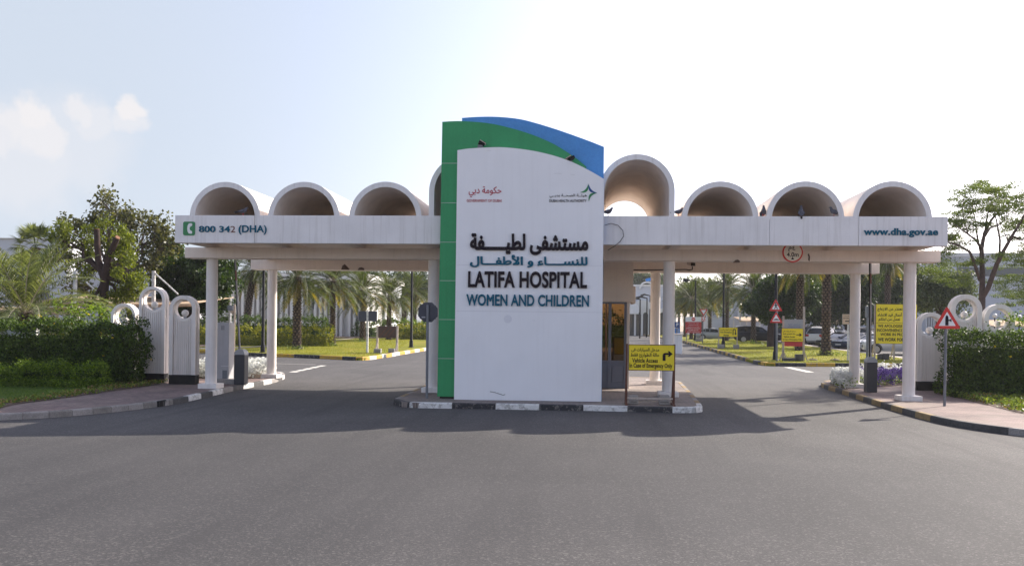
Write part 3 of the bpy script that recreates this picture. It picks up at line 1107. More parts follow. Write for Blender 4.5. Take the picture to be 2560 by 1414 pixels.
# round clearance sign hung on the front beam
c = at(1981.7, 630.5, 26.57)
t = thing('clearance_sign', 'round red bordered 4.0m height limit sign on the front beam', 'height sign', c)
r = .287
MB().xz([arcpts(c.x, c.z, r, 0, 360, 40)[:-1]], 26.57, 26.598).build('border', 'redsign', t)
MB().xz([arcpts(c.x, c.z, r * .86, 0, 360, 40)[:-1]], 26.564, 26.5695).build('face', 'cream', t)
put('4.0m', 1967, 1996.5, 630.5, 641.5, 26.564, 'black', t, .004, .015)
put(ar('٤'), 1981, 1988.5, 614.5, 625, 26.564, 'black', t, .004, .015)
put(ar('م'), 1971, 1979, 616.5, 629, 26.564, 'black', t, .004, .015)
MB().xz([px_line([(1977.5, 648.5), (1985.5, 648.5), (1981.5, 642)], 26.564)], 26.56, 26.5645).build('arrow', 'black', t)


# ================================================================== THE TALL SIGN
YW = 24.45
sg = thing('hospital_sign', 'tall white sign slab backed by green and blue curved panels on the island', 'sign', (-1.6, 24.6, .14))


def panel(pts, y0, y1, name, mat, bevel=.01):
    return MB().xz([px_line(pts, y0)], y0, y1).build(name, mat, sg, bevel=bevel, smooth=20)


def sp2(pts, k=5):
    return smooth_line(pts, k)


wt = sp2([(1143.5, 375.5), (1170, 371.6), (1200, 369.6), (1228, 368.4), (1255, 368.2), (1290, 371), (1330, 376.6), (1365, 384), (1400.5, 394), (1430, 405), (1455.6, 417), (1484, 432), (1510, 447.5)])
white = panel([(1135, 998)] + wt + [(1503.2, 1003.5)], YW, YW + .22, 'white_panel', 'white')
gt = sp2([(1105.6, 304.6), (1130, 303.2), (1155, 303), (1205, 306.3), (1245, 312.6), (1285, 322.6), (1320, 333.2), (1350, 344.5), (1380, 358), (1405.5, 372.6), (1438, 394), (1465.6, 416.5)])
gpan = panel([(1093, 990)] + gt + [(1459, 1000)], YW + .23, YW + .38, 'green_panel', 'green')
bt = sp2([(1155, 295), (1190, 292.6), (1230, 291.9), (1268, 294), (1305, 299), (1343, 308.8), (1380, 320), (1412, 330.6), (1443, 341.6), (1478, 354.4), (1510, 367.2)])
bpan = panel([(1150, 990)] + bt + [(1504, 1000)], YW + .39, YW + .52, 'blue_panel', 'blue')
MB().box(-3.46, .36, YW + .07, YW + .5, .13, .36).box(-3.98, -3.46, YW + .27, YW + .5, .13, .36).build('base', 'dark', sg)
for py in (407.7, 506.6, 604.7, 701, 798, 895.5):
    a, c = at(1100, py, YW + .23), at(1141, py + .4, YW + .23)
    xl = px_line([(1105.6 - (py - 304.6) * .0184 + .4, py)], YW + .23)[0][0]
    MB().box(xl, c.x + .3, YW + .226, YW + .2295, c.z - .008, c.z + .006).build('joint', 'seam', gpan)
for py in (661, 777):
    a, c = at(1141, py, YW), at(1506, py + 3.5, YW)
    MB().box(a.x, c.x - .01, YW - .0015, YW + .001, (a.z + c.z) / 2 - .004, (a.z + c.z) / 2 + .004).build('joint', 'gseam', white)
put(ar('مستشفى لطيـــــفة'), 1175.3, 1470.9, 583.4, 637.6, YW, 'black', white, .05, .042)
put(ar('للنســــاء و الأطفـــال'), 1175.3, 1469, 637, 668.8, YW, 'teal', white, .04, .035)
put('LATIFA HOSPITAL', 1170.7, 1467.8, 678.2, 719.4, YW, 'black', white, .05, .030)
put('WOMEN AND CHILDREN', 1166, 1472.5, 736, 765, YW, 'teal', white, .04, .026)
put(ar('حكومة دبي'), 1171.8, 1253.9, 466, 493, YW, 'red', white, .012, .008)
put('GOVERNMENT OF DUBAI', 1166.9, 1253.9, 498.3, 504.9, YW, 'red', white, .012, .004)
put(ar('هيئــة الصحــة بدبــي'), 1374, 1467, 484.5, 495, YW, 'black', white, .012, .004)
put('DUBAI HEALTH AUTHORITY', 1373.4, 1466, 498.6, 505.2, YW, 'black', white, .012, .004)
# four-pointed star emblem, one quarter missing
cx, cy = 1471, 482
tips = {'top': (1471, 459.8), 'right': (1492, 482.2), 'bottom': (1471.6, 503.6), 'left': (1450.5, 481)}


def lobe(t1, t2, g, mat):
    a, b_ = Vector(tips[t1]), Vector(tips[t2])
    c = Vector((cx, cy))
    o = (a + b_) / 2 - c
    i1 = c + (a - c) * .14 + g
    i2 = c + (b_ - c) * .14 + g
    mid = c + o * .30 + g
    inn = c + o * .12 + g
    pts = []
    for j in range(9):
        s = j / 8
        pts.append((a + g * .4) * (1 - s) ** 2 + mid * 2 * s * (1 - s) + (b_ + g * .4) * s * s)
    for j in range(1, 8):
        s = j / 8
        pts.append((b_ + g * .4) * (1 - s) ** 2 + (c - o * .42 + g * .6) * 2 * s * (1 - s) + (a + g * .4) * s * s)
    MB().xz([px_line([tuple(p) for p in pts], YW)], YW - .012, YW + .001).build('emblem', mat, white)


lobe('left', 'top', Vector((-1.2, -1.2)), 'gprint')
lobe('top', 'right', Vector((1.2, -1.2)), 'navy')
lobe('right', 'bottom', Vector((1.2, 1.2)), 'gprint')
MB().tube([at(a, b_, YW - .004) for a, b_ in ((1225, 978), (1237, 980), (1249, 984), (1258, 987), (1263, 985))], .007, 5).build('scratch', 'cable', white)
c = at(1269.5, 797, YW)
MB().xz([arcpts(c.x, c.z, .11, 0, 360, 18)[:-1]], YW - .0012, YW + .001).build('repainted_patch', 'wpatch', white)
for px, py, w in ((1222, 319 + 58, 9), (1395, 434, 16), (1432, 437, 9), (1335, 801, 5)):
    c = at(px, py, YW)
    MB().tube([(c.x - w * .006, YW - .001, c.z), (c.x, YW - .0015, c.z + .008), (c.x + w * .006, YW - .001, c.z - .005)], .004, 4).build('scratch', 'gseam', white)
# two floodlights on the curved top
for (px, py), flip, lab in (((1203, 362), 1, 'small floodlight perched on the crest of the white sign slab'), ((1426, 400), -1, 'small floodlight on the downward curve of the white sign slab')):
    p = at(px, py, YW + .1)
    t = thing('floodlight', lab, 'floodlight', p, 0, 'floodlights on the tall sign')
    MB().box(p.x - .09, p.x + .05, YW + .04, YW + .2, p.z - .1, p.z - .01).build('bracket', 'galv', t, bevel=.008)
    MB().obox(p + Vector((.02, -.06, .03)), (.08, 0, -.03 * flip), (.015 * flip, .02, .035), (.015, -.06, .02)).build('lamp_head', 'lamp', t, bevel=.01)
    MB().obox(p + Vector((.06 * flip, -.08, .045)), (.075, 0, -.05 * flip), (.0, .006, .010), (.0, -.05, .015)).build('visor', 'palewood', t)


# ================================================================== GUARD BOOTH
YG = 29.9
bx1 = at(1571, 860, YG).x
bo = thing('guard_booth', 'beige guard booth with grey framed dark windows behind the tall sign', 'guard booth', (-.8, 31, .14))
MB().box(-3.2, at(1583, 700, YG).x, YG - .12, 31.8, at(1540, 754.5, YG).z, 4.28).build('upper_wall', 'beige', bo, bevel=.01)
MB().box(at(1583, 700, YG).x, at(1590, 700, YG).x, YG + .1, 31.6, 2.9, 3.45).build('roof_edge', 'beige', bo, bevel=.01)
MB().box(at(1508, 675, YG).x, at(1508.8, 675, YG).x + .012, YG - .125, YG - .119, 3.0, 4.28).build('joint', 'gseam', bo)
zt, zs, zf = at(1540, 754.5, YG).z, at(1540, 903, YG).z, .14
wx = [at(v, 860, YG).x for v in (1498, 1507, 1520.5, 1528, 1560, 1566, 1573.5)]
MB().box(-3.2, wx[0], YG, 31.6, .14, zt).build('wall', 'beige', bo)
MB().box(wx[5], wx[6], YG - .03, YG + .3, .14, zt).build('corner_post', 'beige', bo, bevel=.01)
MB().box(wx[0], wx[5], YG + .06, YG + .1, zs, zt - .05).build('window_pane', 'glass', bo)
MB().box(wx[0], wx[5], YG + .04, YG + .1, .14, zs).build('lower_panel', 'alu', bo)
MB().box(at(1530, 900, YG).x, at(1559, 900, YG).x, YG + .02, YG + .045, .34, .85).build('lower_panel', 'alu', bo, bevel=.01)
b = MB()
for a, c in ((wx[2], wx[3]), (wx[4], wx[5])):
    b.box(a, c, YG - .01, YG + .11, .14, zt)
b.box(wx[0], wx[5], YG - .005, YG + .105, zt - .06, zt - .002)
b.box(wx[0], wx[5], YG - .005, YG + .105, zs - .03, zs + .03)
b.build('window_frame', 'alu', bo)
MB().box(wx[5], wx[6], YG + .3, 31.6, zs, zt - .05).build('window_pane', 'glass', bo)
MB().box(wx[5], wx[6], YG + .3, 31.6, .14, zs).build('lower_panel', 'beige', bo)
MB().box(wx[2] - .1, wx[2] - .04, YG - .0, YG + .055, zs, zt - .05).build('amber_reflection', 'cut', bo)  # amber reflection in the pane, painted on as a thin strip
MB().box(-3.2, bx1, 31.55, 31.62, .14, zt).build('wall', 'beige', bo)


# ================================================================== SIGNS AND STREET FURNITURE
def rect(px0, py0, px1, py1, Y):
    m = (px0 + px1) / 2
    n = (py0 + py1) / 2
    return at(px0, n, Y).x, at(px1, n, Y).x, at(m, py1, Y).z, at(m, py0, Y).z


def board(parent, r, Y, mat, name='board', th=.02, edge=None):
    x0, x1, z0, z1 = r
    o = MB().box(x0, x1, Y, Y + th, z0, z1).build(name, mat, parent)
    if edge:
        b = MB()
        w = .018
        b.box(x0 - w, x1 + w, Y - .004, Y + th + .01, z1, z1 + w).box(x0 - w, x1 + w, Y - .004, Y + th + .01, z0 - w, z0)
        b.box(x0 - w, x0, Y - .004, Y + th + .01, z0, z1).box(x1, x1 + w, Y - .004, Y + th + .01, z0, z1)
        b.build('edge_trim', edge, parent)
    return o


def arrow_right_bend(x, z, s, Y, parent, mat='black'):
    pts = [(-.5, -.5), (-.5, .1), (-.42, .24), (-.28, .3), (.12, .3), (.0, .48), (.18, .48), (.5, .2), (.18, -.08), (0, -.08), (.12, .1), (-.2, .1), (-.2, -.5)]
    MB().xz([[(x + a * s, z + b_ * s) for a, b_ in pts]], Y - .006, Y + .001).build('arrow', mat, parent)


def arrow_right(x, z, s, Y, parent, mat='black'):
    pts = [(-.5, .07), (.12, .07), (.02, .28), (.16, .28), (.5, 0), (.16, -.28), (.02, -.28), (.12, -.07), (-.5, -.07)]
    MB().xz([[(x + a * s, z + b_ * s) for a, b_ in pts]], Y - .006, Y + .001).build('arrow', mat, parent)


# yellow vehicle access board on the island
Y = 23.62
t = thing('access_sign', 'yellow vehicle access board on a rusty frame at the right end of the island', 'sign', (at(1628, 1000, Y).x, Y, .14))
r = rect(1572.5, 862.5, 1685.5, 924.5, Y)
bd = board(t, r, Y, 'yellow', edge='rustwood')
put(ar('مدخل السيارات فى'), 1578.5, 1648, 869, 879.5, Y, 'black', bd, .004, .02)
put(ar('حالة الطوارئ فقط'), 1576.5, 1648.5, 881.5, 893, Y, 'black', bd, .004, .02)
put('Vehicle Access', 1580.5, 1644.5, 895, 906, Y, 'black', bd, .004, .03)
put('In Case of Emergency Only', 1574, 1680.5, 907.5, 922, Y, 'black', bd, .004, .03)
arrow_right_bend(at(1669, 889, Y).x, at(1669, 889, Y).z, .25, Y, t)
for px in (1566.5, 1685.5):
    x = at(px, 950, Y).x
    p = MB().box(x - .025, x + .025, Y + .03, Y + .075, .145, r[3] + .03)
    p.build('leg', 'rustwood', t)
    MB().obox((x + (.0), Y + .33, .78), (.02, 0, 0), (0, .03, .0), (0, -.27, .63)).build('brace', 'rustwood', t)
    MB().box(x - .03, x + .03, Y - .12, Y + .62, .142, .185).build('foot_rail', 'rustwood', t)
xa, xb = at(1566.5, 950, Y).x, at(1685.5, 950, Y).x
MB().box(xa, xb, Y + .035, Y + .07, .30, .345).build('cross_rail', 'palewood', t)
MB().box(xa, xb, Y + .5, Y + .535, .19, .235).build('cross_rail', 'palewood', t)


def block(x, y, z, sx, sy, sz, label, rz=0.0, mat='conc', group=None, name='concrete_block'):
    o = thing(name, label, 'concrete block', (x, y, z), rz, group)
    b = MB().box(-sx / 2, sx / 2, -sy / 2, sy / 2, 0, sz)
    b.build('block_body', mat, o, local=True, bevel=.012)
    MB().box(-sx / 2 + .03, sx / 2 - .03, -sy / 2 - .006, -sy / 2 + .001, sz * .25, sz * .3).build('casting_line', 'ksoot', o, local=True)
    return o


block(xa + .2, Y + .42, .15, .22, .34, .22, 'grey concrete block weighting the left foot of the yellow island board')
block(xb - .22, Y + .42, .15, .26, .34, .24, 'grey concrete block weighting the right foot of the yellow island board')

# octagonal stop sign seen from behind
Y = 24.62
c = at(1069, 780, Y)
t = thing('stop_sign', 'dark back of an octagonal road sign on a grey pole beside the green panel', 'stop sign', (at(1067, 990, Y).x, Y, .14))
o8 = [(c.x + .29 * math.cos(R(22.5 + 45 * k)), c.z + .29 * math.sin(R(22.5 + 45 * k))) for k in range(8)]
MB().xz([o8], Y + .05, Y + .058).build('sign_plate', 'signback', t)
MB().xz([[(c.x + (a - c.x) * .97, c.z + (b_ - c.z) * .97) for a, b_ in o8]], Y + .059, Y + .063).build('sign_face', 'redsign', t)
for dz in (.17, -.17):
    MB().box(c.x - .22, c.x + .22, Y + .03, Y + .05, c.z + dz - .015, c.z + dz + .015).build('bracket', 'signback', t)
xp = at(1067, 990, Y).x
MB().cyl((xp, Y, .14), (c.x, Y, c.z + .2), .036, .036, 12).build('pole', 'galv', t, smooth=50)
MB().box(c.x - .17, c.x - .07, Y + .04, Y + .0495, c.z - .185, c.z - .12).build('label_plate', 'cap', t)


def triangle_sign(parent, pts, Y, rim=.17, inv=False, face='whitep'):
    P = px_line(pts, Y)
    cx, cz = sum(p[0] for p in P) / 3, sum(p[1] for p in P) / 3

    def ro(k, q=.1):
        out = []
        for i in range(3):
            a, b_, c_ = Vector(P[i - 1]), Vector(P[i]), Vector(P[(i + 1) % 3])
            for s in range(4):
                w = s / 3
                p = b_.lerp(a, q) * (1 - w) ** 2 + b_ * 2 * w * (1 - w) + b_.lerp(c_, q) * w * w
                out.append((cx + (p.x - cx) * k, cz + (p.y - cz) * k))
        return out
    MB().xz([ro(1)], Y, Y + .012).build('red_border', 'redsign', parent)
    MB().xz([ro(.62, .04)], Y - .004, Y + .001).build('white_face', face, parent)
    return (cx, cz, abs(P[0][0] - P[2][0]))


# side-road warning sign on the right pavement
Y = 25.12
t = thing('warning_sign', 'red triangular side road warning sign on a grey pole on the right pavement', 'road sign', (at(2363, 1014, Y).x, Y, .14))
cx, cz, w = triangle_sign(t, [(2333.5, 821), (2367.5, 764.5), (2402.5, 821.5)], Y)
xp = at(2363, 1014, Y).x
cx = at(2368, 800, Y).x
MB().cyl((xp, Y + .05, .14), (cx - .01, Y + .05, at(2367, 775, Y).z), .036, .036, 12).build('pole', 'galv', t, smooth=50)
b = MB().xz([px_line([(2363, 813), (2363, 796), (2364, 790), (2367, 787), (2370, 790), (2371, 796), (2371, 798.5), (2376, 798.5), (2376, 796.6), (2378.5, 796.6), (2378.5, 804), (2376, 804), (2376, 802), (2371, 802), (2371, 813)], Y)], Y - .008, Y + .001)
b.build('symbol', 'black', t)

# lifting barriers
for lab, (px0, py0, px1, py1), arm, tilt in (('charcoal lifting barrier box with its raised arm beside the left entrance column', (584.6, 875, 611, 961), (588.5, 650), -1),
                                             ('charcoal lifting barrier box with its raised arm between the two right columns', (2167.6, 894.7, 2194, 980), (2177, 655), 1)):
    pb = gr((px0 + px1) / 2, py1, .14)
    Yb = pb.y
    x0, x1, z0, z1 = rect(px0, py0, px1, py1, Yb)
    t = thing('barrier_gate', lab, 'barrier', (pb.x, Yb, .14))
    zc = z1 - (x1 - x0) * .42
    MB().box(x0, x1, Yb, Yb + .36, .14, zc).build('housing', 'bollard', t, bevel=.02)
    prof = [(x0, zc)] + arcpts((x0 + x1) / 2, zc, (x1 - x0) / 2, 180, 0, 14)[1:-1] + [(x1, zc)]
    MB().xz([[(a, zc + (b_ - zc) * 1.0 + .003) for a, b_ in prof]], Yb - .01, Yb + .37).build('cap', 'cap', t, bevel=.015, smooth=30)
    e = at(*arm, Yb + .1)
    s0 = Vector(((x0 + x1) / 2 - .02, Yb + .12, zc + .1))
    n = 9
    names = ['boom', 'boomr']
    b = MB()
    dirv = (e - s0)
    for k in range(n):
        p, q_ = s0 + dirv * (k / n), s0 + dirv * ((k + 1) / n - .002)
        b.obox((p + q_) / 2, (.018, 0, 0), (0, .022, 0), (q_ - p) / 2, k % 2 if k > 6 else 0)
    b.build('boom_arm', names, t)
    MB().obox((s0 + e) / 2 + Vector((-.036, .02, 0)), (.016, 0, 0), (0, .012, 0), (e - s0) / 2).build('arm_edge', 'dark', t)
    MB().box(x0 + .08, x1 - .08, Yb + .06, Yb + .2, zc + .03, zc + .18).build('arm_hub', 'cap', t)

# grey cabinet on its concrete base
pb = gr(556, 958, .14)
x0, x1, z0, z1 = rect(538, 806, 575, 957, pb.y)
t = thing('control_cabinet', 'tall grey control cabinet with a vent on a concrete base by the left column', 'cabinet', (pb.x, pb.y, .14))
MB().box(x0, x1 - .04, pb.y, pb.y + .45, z0 + .02, z1).build('cabinet_body', 'cabinet', t, bevel=.015)
MB().box(x0 + .2, x1 - .05, pb.y - .008, pb.y + .001, z0 + .55, z0 + .57).build('joint', 'gseam', t)
MB().box(x0 + .25, x1 - .09, pb.y - .006, pb.y + .001, z0 + .1, z0 + .42).build('vent', 'galv', t)
for k in range(3):
    MB().box(x0 + .2 + .04 * k, x0 + .212 + .04 * k, pb.y - .004, pb.y + .001, z1 - .24, z1 - .1).build('slot', 'dark', t)
MB().box(x0 + .04, x1 + .28, pb.y - .3, pb.y + .5, .13, .30).build('base', 'conc', t, bevel=.02)

# small sign box on a white pole by the left barrier
p = gr(585, 953, .14)
Y = p.y + 2.2
t = thing('pole_box', 'small grey box with a pointed lamp on a thin white pole behind the left barrier', 'pole box', (X(586, Y), Y, .14))
MB().cyl((X(586, Y), Y, .14), (X(586, Y), Y, Z(760, Y, 586)), .03, .03, 10).build('pole', 'palewood', t, smooth=50)
x0, x1, z0, z1 = rect(571, 763, 585, 776, Y)
MB().box(x0, x1, Y - .1, Y + .1, z0, z1).build('box_body', 'galv', t, bevel=.01)
MB().cyl(((x0 + x1) / 2 + .04, Y, z0), ((x0 + x1) / 2 + .06, Y, z0 - .14), .09, .03, 10).build('lamp_shade', 'palewood', t)


# arched screen walls with globe lamps
def screen_wall(name, label, slabs, Yb, flip):
    t = thing(name, label, 'screen wall', (X(slabs[1][0], Yb), Yb, .14))
    for k, (pc, ptop, rad, hole, dy) in enumerate(slabs):
        Yf = Yb + dy
        c = at(pc, ptop, Yf)
        cx, cz = c.x, c.z - rad
        th = .32
        o = [(cx - rad, .44)] + arcpts(cx, cz, rad, 180, 0, 28) + [(cx + rad, .44)]
        h = arcpts(cx, cz - .01, hole, 0, 360, 28)[:-1]
        slab = MB().xz([o, h[::-1]], Yf + .10, Yf + th).build('arched_slab', 'paintc', t, bevel=.045, smooth=35)
        rin = hole + .015
        o2 = [(cx - rad, .44)] + arcpts(cx, cz, rad, 180, 0, 28) + [(cx + rad, .44), (cx + rin, .44)] + arcpts(cx, cz, rin, 0, 180, 28) + [(cx - rin, .44)]
        MB().xz([o2], Yf, Yf + .15).build('raised_border', 'paintc', slab, bevel=.045, smooth=35)
        b = MB()
        n = int(2 * rin / .062)
        for i in range(n):
            x = cx - rin + (i + .5) * 2 * rin / n
            zt_ = cz - .02 - math.sqrt(max(0, (hole + .06) ** 2 - (x - cx) ** 2)) if abs(x - cx) < hole + .06 else cz
            b.box(x - .017, x + .017, Yf + .07, Yf + .101, .44, zt_)
        b.build('ribbing', 'paintc', slab)
        MB().box(cx - rad, cx + rad, Yf + .01, Yf + th - .01, .12, .44).build('black_base', 'dark', slab)
        gl = MB().ball((cx, Yf + .2, cz - hole + .17), .112, seg=20, rings=12).build('globe_lamp', 'globe', slab, smooth=60)
        MB().cyl((cx, Yf + .2, cz - hole - .02), (cx, Yf + .2, cz - hole + .075), .035, .05, 10).build('lamp_neck', 'cap', slab)
    return t


screen_wall('arched_screen_wall', 'three joined white arched slabs with globe lamps behind the left hedge and columns',
            [(308, 758, .425, .32, .75), (380, 716, .435, .325, .2), (456.5, 738, .435, .30, -.25)], 28.55, 1)
screen_wall('arched_screen_wall', 'three joined white arched slabs with globe lamps beside the right hedge',
            [(2330, 780.5, .45, .31, 0), (2417, 735.5, .50, .33, .1), (2500, 760, .49, .33, .3)], 31.3, -1)


# ================================================================== PLANTS
def rnd_unit(rg, n):
    v = rg.normal(size=(n, 3))
    return v / np.linalg.norm(v, axis=1, keepdims=True)


def leaf_quads(rg, c, ln, wd, dirs=None, up=.0):
    """diamond leaves at centres c; returns verts (n*4,3), faces."""
    n = len(c)
    d = rnd_unit(rg, n) if dirs is None else dirs
    d[:, 2] += up
    d /= np.linalg.norm(d, axis=1, keepdims=True)
    s = np.cross(d, rnd_unit(rg, n))
    s /= np.maximum(1e-6, np.linalg.norm(s, axis=1, keepdims=True))
    l = (ln * rg.uniform(.6, 1.25, n))[:, None]
    w = (wd * rg.uniform(.7, 1.2, n))[:, None]
    v = np.stack([c - d * l * .5, c + s * w * .5, c + d * l * .5, c - s * w * .5], 1)
    f = np.arange(n * 4).reshape(n, 4)
    return v.reshape(-1, 3), f


def hedge(name, label, x0, x1, y0, y1, z0, z1, mat, dens, ln, wd, seed, cat='hedge', lumps=.1, flowers=None, group=None, skew=0.0, core=True, kind=None):
    """clipped leafy block: core + leaves on the shell; skew moves y along x."""
    rg = np.random.default_rng(seed)
    t = thing(name, label, cat, ((x0 + x1) / 2, (y0 + y1) / 2, z0), 0, group) if not kind else None
    faces = []
    A = [(x1 - x0) * (z1 - z0), (x1 - x0) * (z1 - z0) * .4, (x1 - x0) * (y1 - y0), (y1 - y0) * (z1 - z0), (y1 - y0) * (z1 - z0)]
    pts = []
    for k, a in enumerate(A):
        n = int(a * dens)
        u, v = rg.random(n), rg.random(n)
        dep = rg.exponential(.13, n) - .07
        if k == 0:
            p = np.stack([x0 + u * (x1 - x0), y0 + dep, z0 + v * (z1 - z0)], 1)
        elif k == 1:
            p = np.stack([x0 + u * (x1 - x0), y1 - dep, z0 + v * (z1 - z0)], 1)
        elif k == 2:
            p = np.stack([x0 + u * (x1 - x0), y0 + v * (y1 - y0), z1 - dep], 1)
        elif k == 3:
            p = np.stack([x0 + dep, y0 + u * (y1 - y0), z0 + v * (z1 - z0)], 1)
        else:
            p = np.stack([x1 - dep, y0 + u * (y1 - y0), z0 + v * (z1 - z0)], 1)
        pts.append(p)
    p = np.concatenate(pts)
    bump = lumps * .85 * (.55 * np.sin(p[:, 0] * 11.3 + p[:, 2] * 9.1) * np.sin(p[:, 2] * 12.7 - p[:, 0] * 6.3 + p[:, 1] * 8) + np.sin(p[:, 0] * 2.3 + seed) * np.cos(p[:, 2] * 3.1 + p[:, 0] * 1.1) + .6 * np.sin(p[:, 0] * 5.9 + p[:, 2] * 4.3 + p[:, 1] * 3))
    q = p.copy()
    q[:, 1] += np.where(p[:, 1] < (y0 + y1) / 2, -bump, bump) * .8
    q[:, 2] += np.where(p[:, 2] > z1 - .25, bump + rg.exponential(lumps * .35, len(p)), 0)
    q[:, 0] += np.where(p[:, 0] > x1 - .25, bump, 0) + np.where(p[:, 0] < x0 + .25, -bump, 0)
    q[:, 1] += skew * (q[:, 0] - x0)
    v, f = leaf_quads(rg, q, ln, wd)
    ix = lumps * 1.0 + .22
    cv = np.array([(x, y + skew * (x - x0), z) for z in (z0, z1 - ix) for y in (y0 + ix, y1 - ix) for x in (x0 + ix, x1 - ix)])
    o = npmesh('foliage' if t else name, v, f, mat, t)
    if core:
        b = MB()
        b.add(cv, [(0, 2, 3, 1), (4, 5, 7, 6), (0, 1, 5, 4), (2, 6, 7, 3), (0, 4, 6, 2), (1, 3, 7, 5)])
        b.build('inner_growth', mat, t if t else o)
    if flowers:
        fm, n, fl_ = flowers
        k = rg.choice(len(q), n, replace=False)
        fc = q[k] + rg.normal(scale=.03, size=(n, 3)) + np.array([0, -.05, .04])
        cc = np.repeat(fc, 5, 0) + rg.normal(scale=fl_ * .3, size=(n * 5, 3))
        v, f = leaf_quads(rg, cc, fl_, fl_ * .8)
        npmesh('flowers', v, f, fm, t if t else o)
    if kind:
        tag(o, label, None, None, kind)
    return t


def cover(name, label, poly, z, h, dens, mat, ln, wd, seed, fl=None):
    """low plants strewn over a ground polygon"""
    rg = np.random.default_rng(seed)
    P = np.array(poly)
    lo, hi = P.min(0), P.max(0)
    n = int((hi[0] - lo[0]) * (hi[1] - lo[1]) * dens)
    u = lo + rg.random((n, 2)) * (hi - lo)
    ins = np.zeros(n, bool)
    for i in range(len(P)):
        a, b_ = P[i], P[(i + 1) % len(P)]
        cnd = (a[1] > u[:, 1]) != (b_[1] > u[:, 1])
        xx = (b_[0] - a[0]) * (u[:, 1] - a[1]) / np.where(b_[1] == a[1], 1e-9, b_[1] - a[1]) + a[0]
        ins ^= cnd & (u[:, 0] < xx)
    u = u[ins]
    keep = (np.sin(u[:, 0] * 3.1 + u[:, 1] * 1.7) * np.sin(u[:, 1] * 4.3 - u[:, 0]) + rg.normal(scale=.5, size=len(u))) > -.35
    u = u[keep]
    c = np.column_stack([u, z + rg.random(len(u)) * h])
    v, f = leaf_quads(rg, c, ln, wd)
    mats = [mat]
    mi = np.zeros(len(f), int)
    if fl:
        mats = [mat, fl[0]]
        mi[rg.random(len(f)) < fl[1]] = 1
    return tag(npmesh(name, v, f, mats, None, mi=mi), label, None, None, 'stuff')


def blades(name, label, poly, z, dens, h, mat, seed):
    rg = np.random.default_rng(seed)
    P = np.array(poly)
    lo, hi = P.min(0), P.max(0)
    n = int((hi[0] - lo[0]) * (hi[1] - lo[1]) * dens)
    u = lo + rg.random((n, 2)) * (hi - lo)
    ins = np.zeros(n, bool)
    for i in range(len(P)):
        a, b_ = P[i], P[(i + 1) % len(P)]
        cnd = (a[1] > u[:, 1]) != (b_[1] > u[:, 1])
        xx = (b_[0] - a[0]) * (u[:, 1] - a[1]) / np.where(b_[1] == a[1], 1e-9, b_[1] - a[1]) + a[0]
        ins ^= cnd & (u[:, 0] < xx)
    u = u[ins]
    zz = np.array([terr(y) for y in u[:, 1]]) + z
    hh = h * rg.uniform(.5, 1.3, len(u))
    a = rg.random(len(u)) * 2 * PI
    w = h * .16
    tip = np.column_stack([u[:, 0] + rg.normal(scale=h * .35, size=len(u)), u[:, 1] + rg.normal(scale=h * .35, size=len(u)), zz + hh])
    p0 = np.column_stack([u[:, 0] + np.cos(a) * w, u[:, 1] + np.sin(a) * w, zz])
    p1 = np.column_stack([u[:, 0] - np.cos(a) * w, u[:, 1] - np.sin(a) * w, zz])
    v = np.stack([p0, p1, tip], 1).reshape(-1, 3)
    return tag(npmesh(name, v, np.arange(len(v)).reshape(-1, 3), mat), label, None, None, 'stuff')


# --- date palms
def frond_arrays(rg, base, az, el, L, droop, nl=34, lw=.022, ll=.42, curl=0.0):
    t = np.linspace(0, 1, 9)
    e = el - droop * t ** 1.4
    ds = L / 8
    hx = np.concatenate([[0], np.cumsum(np.cos(e[:-1]) * ds)])
    hz = np.concatenate([[0], np.cumsum(np.sin(e[:-1]) * ds)])
    a = az + curl * t
    px = base[0] + hx * np.cos(a)
    py = base[1] + hx * np.sin(a)
    pz = base[2] + hz
    pts = np.column_stack([px, py, pz])
    # rachis: thin three-sided strip
    V, Fq = [], []
    side = np.array([-math.sin(az), math.cos(az), 0])
    wr = .028 * (1 - t * .85)
    V.append(pts + side * wr[:, None])
    V.append(pts - side * wr[:, None])
    n = len(t)
    for i in range(n - 1):
        Fq.append((i, i + 1, n + i + 1, n + i))
    V = np.concatenate(V)
    Fq = np.array(Fq)
    # leaflets
    u = np.linspace(.1, .995, nl)
    u = np.clip(u + rg.normal(scale=.006, size=nl), .05, 1)
    P = np.column_stack([np.interp(u, t, pts[:, k]) for k in range(3)])
    ee = np.interp(u, t, e)
    T = np.column_stack([np.cos(ee) * math.cos(az), np.cos(ee) * math.sin(az), np.sin(ee)])
    N = np.column_stack([-np.sin(ee) * math.cos(az), -np.sin(ee) * math.sin(az), np.cos(ee)])
    lv, lf = [], []
    base_n = len(V)
    for sgn in (-1, 1):
        prof = np.sin(np.clip(u * 1.02, 0, 1) * PI * .82 + .35)
        l = ll * np.maximum(.25, prof) * rg.uniform(.85, 1.1, nl)
        fw = .75 + .35 * u
        D = side * sgn * .85 + T * fw[:, None] + N * (.38 + rg.normal(scale=.1, size=nl))[:, None]
        D /= np.linalg.norm(D, axis=1, keepdims=True)
        tip = P + D * l[:, None]
        tip[:, 2] -= l * l * .35
        w = T * lw
        lv.append(np.stack([P - w * .5, P + w * .5, P + D * l[:, None] * .5 + w * .55, tip, P + D * l[:, None] * .5 - w * .55], 1))
    LV = np.concatenate(lv).reshape(-1, 3)
    k = np.arange(len(LV) // 5)[:, None] * 5
    q1 = k + np.array([0, 1, 2, 4])
    q2 = k + np.array([4, 2, 3, 3])
    return V, Fq, LV, q1, k + np.array([4, 2, 3])


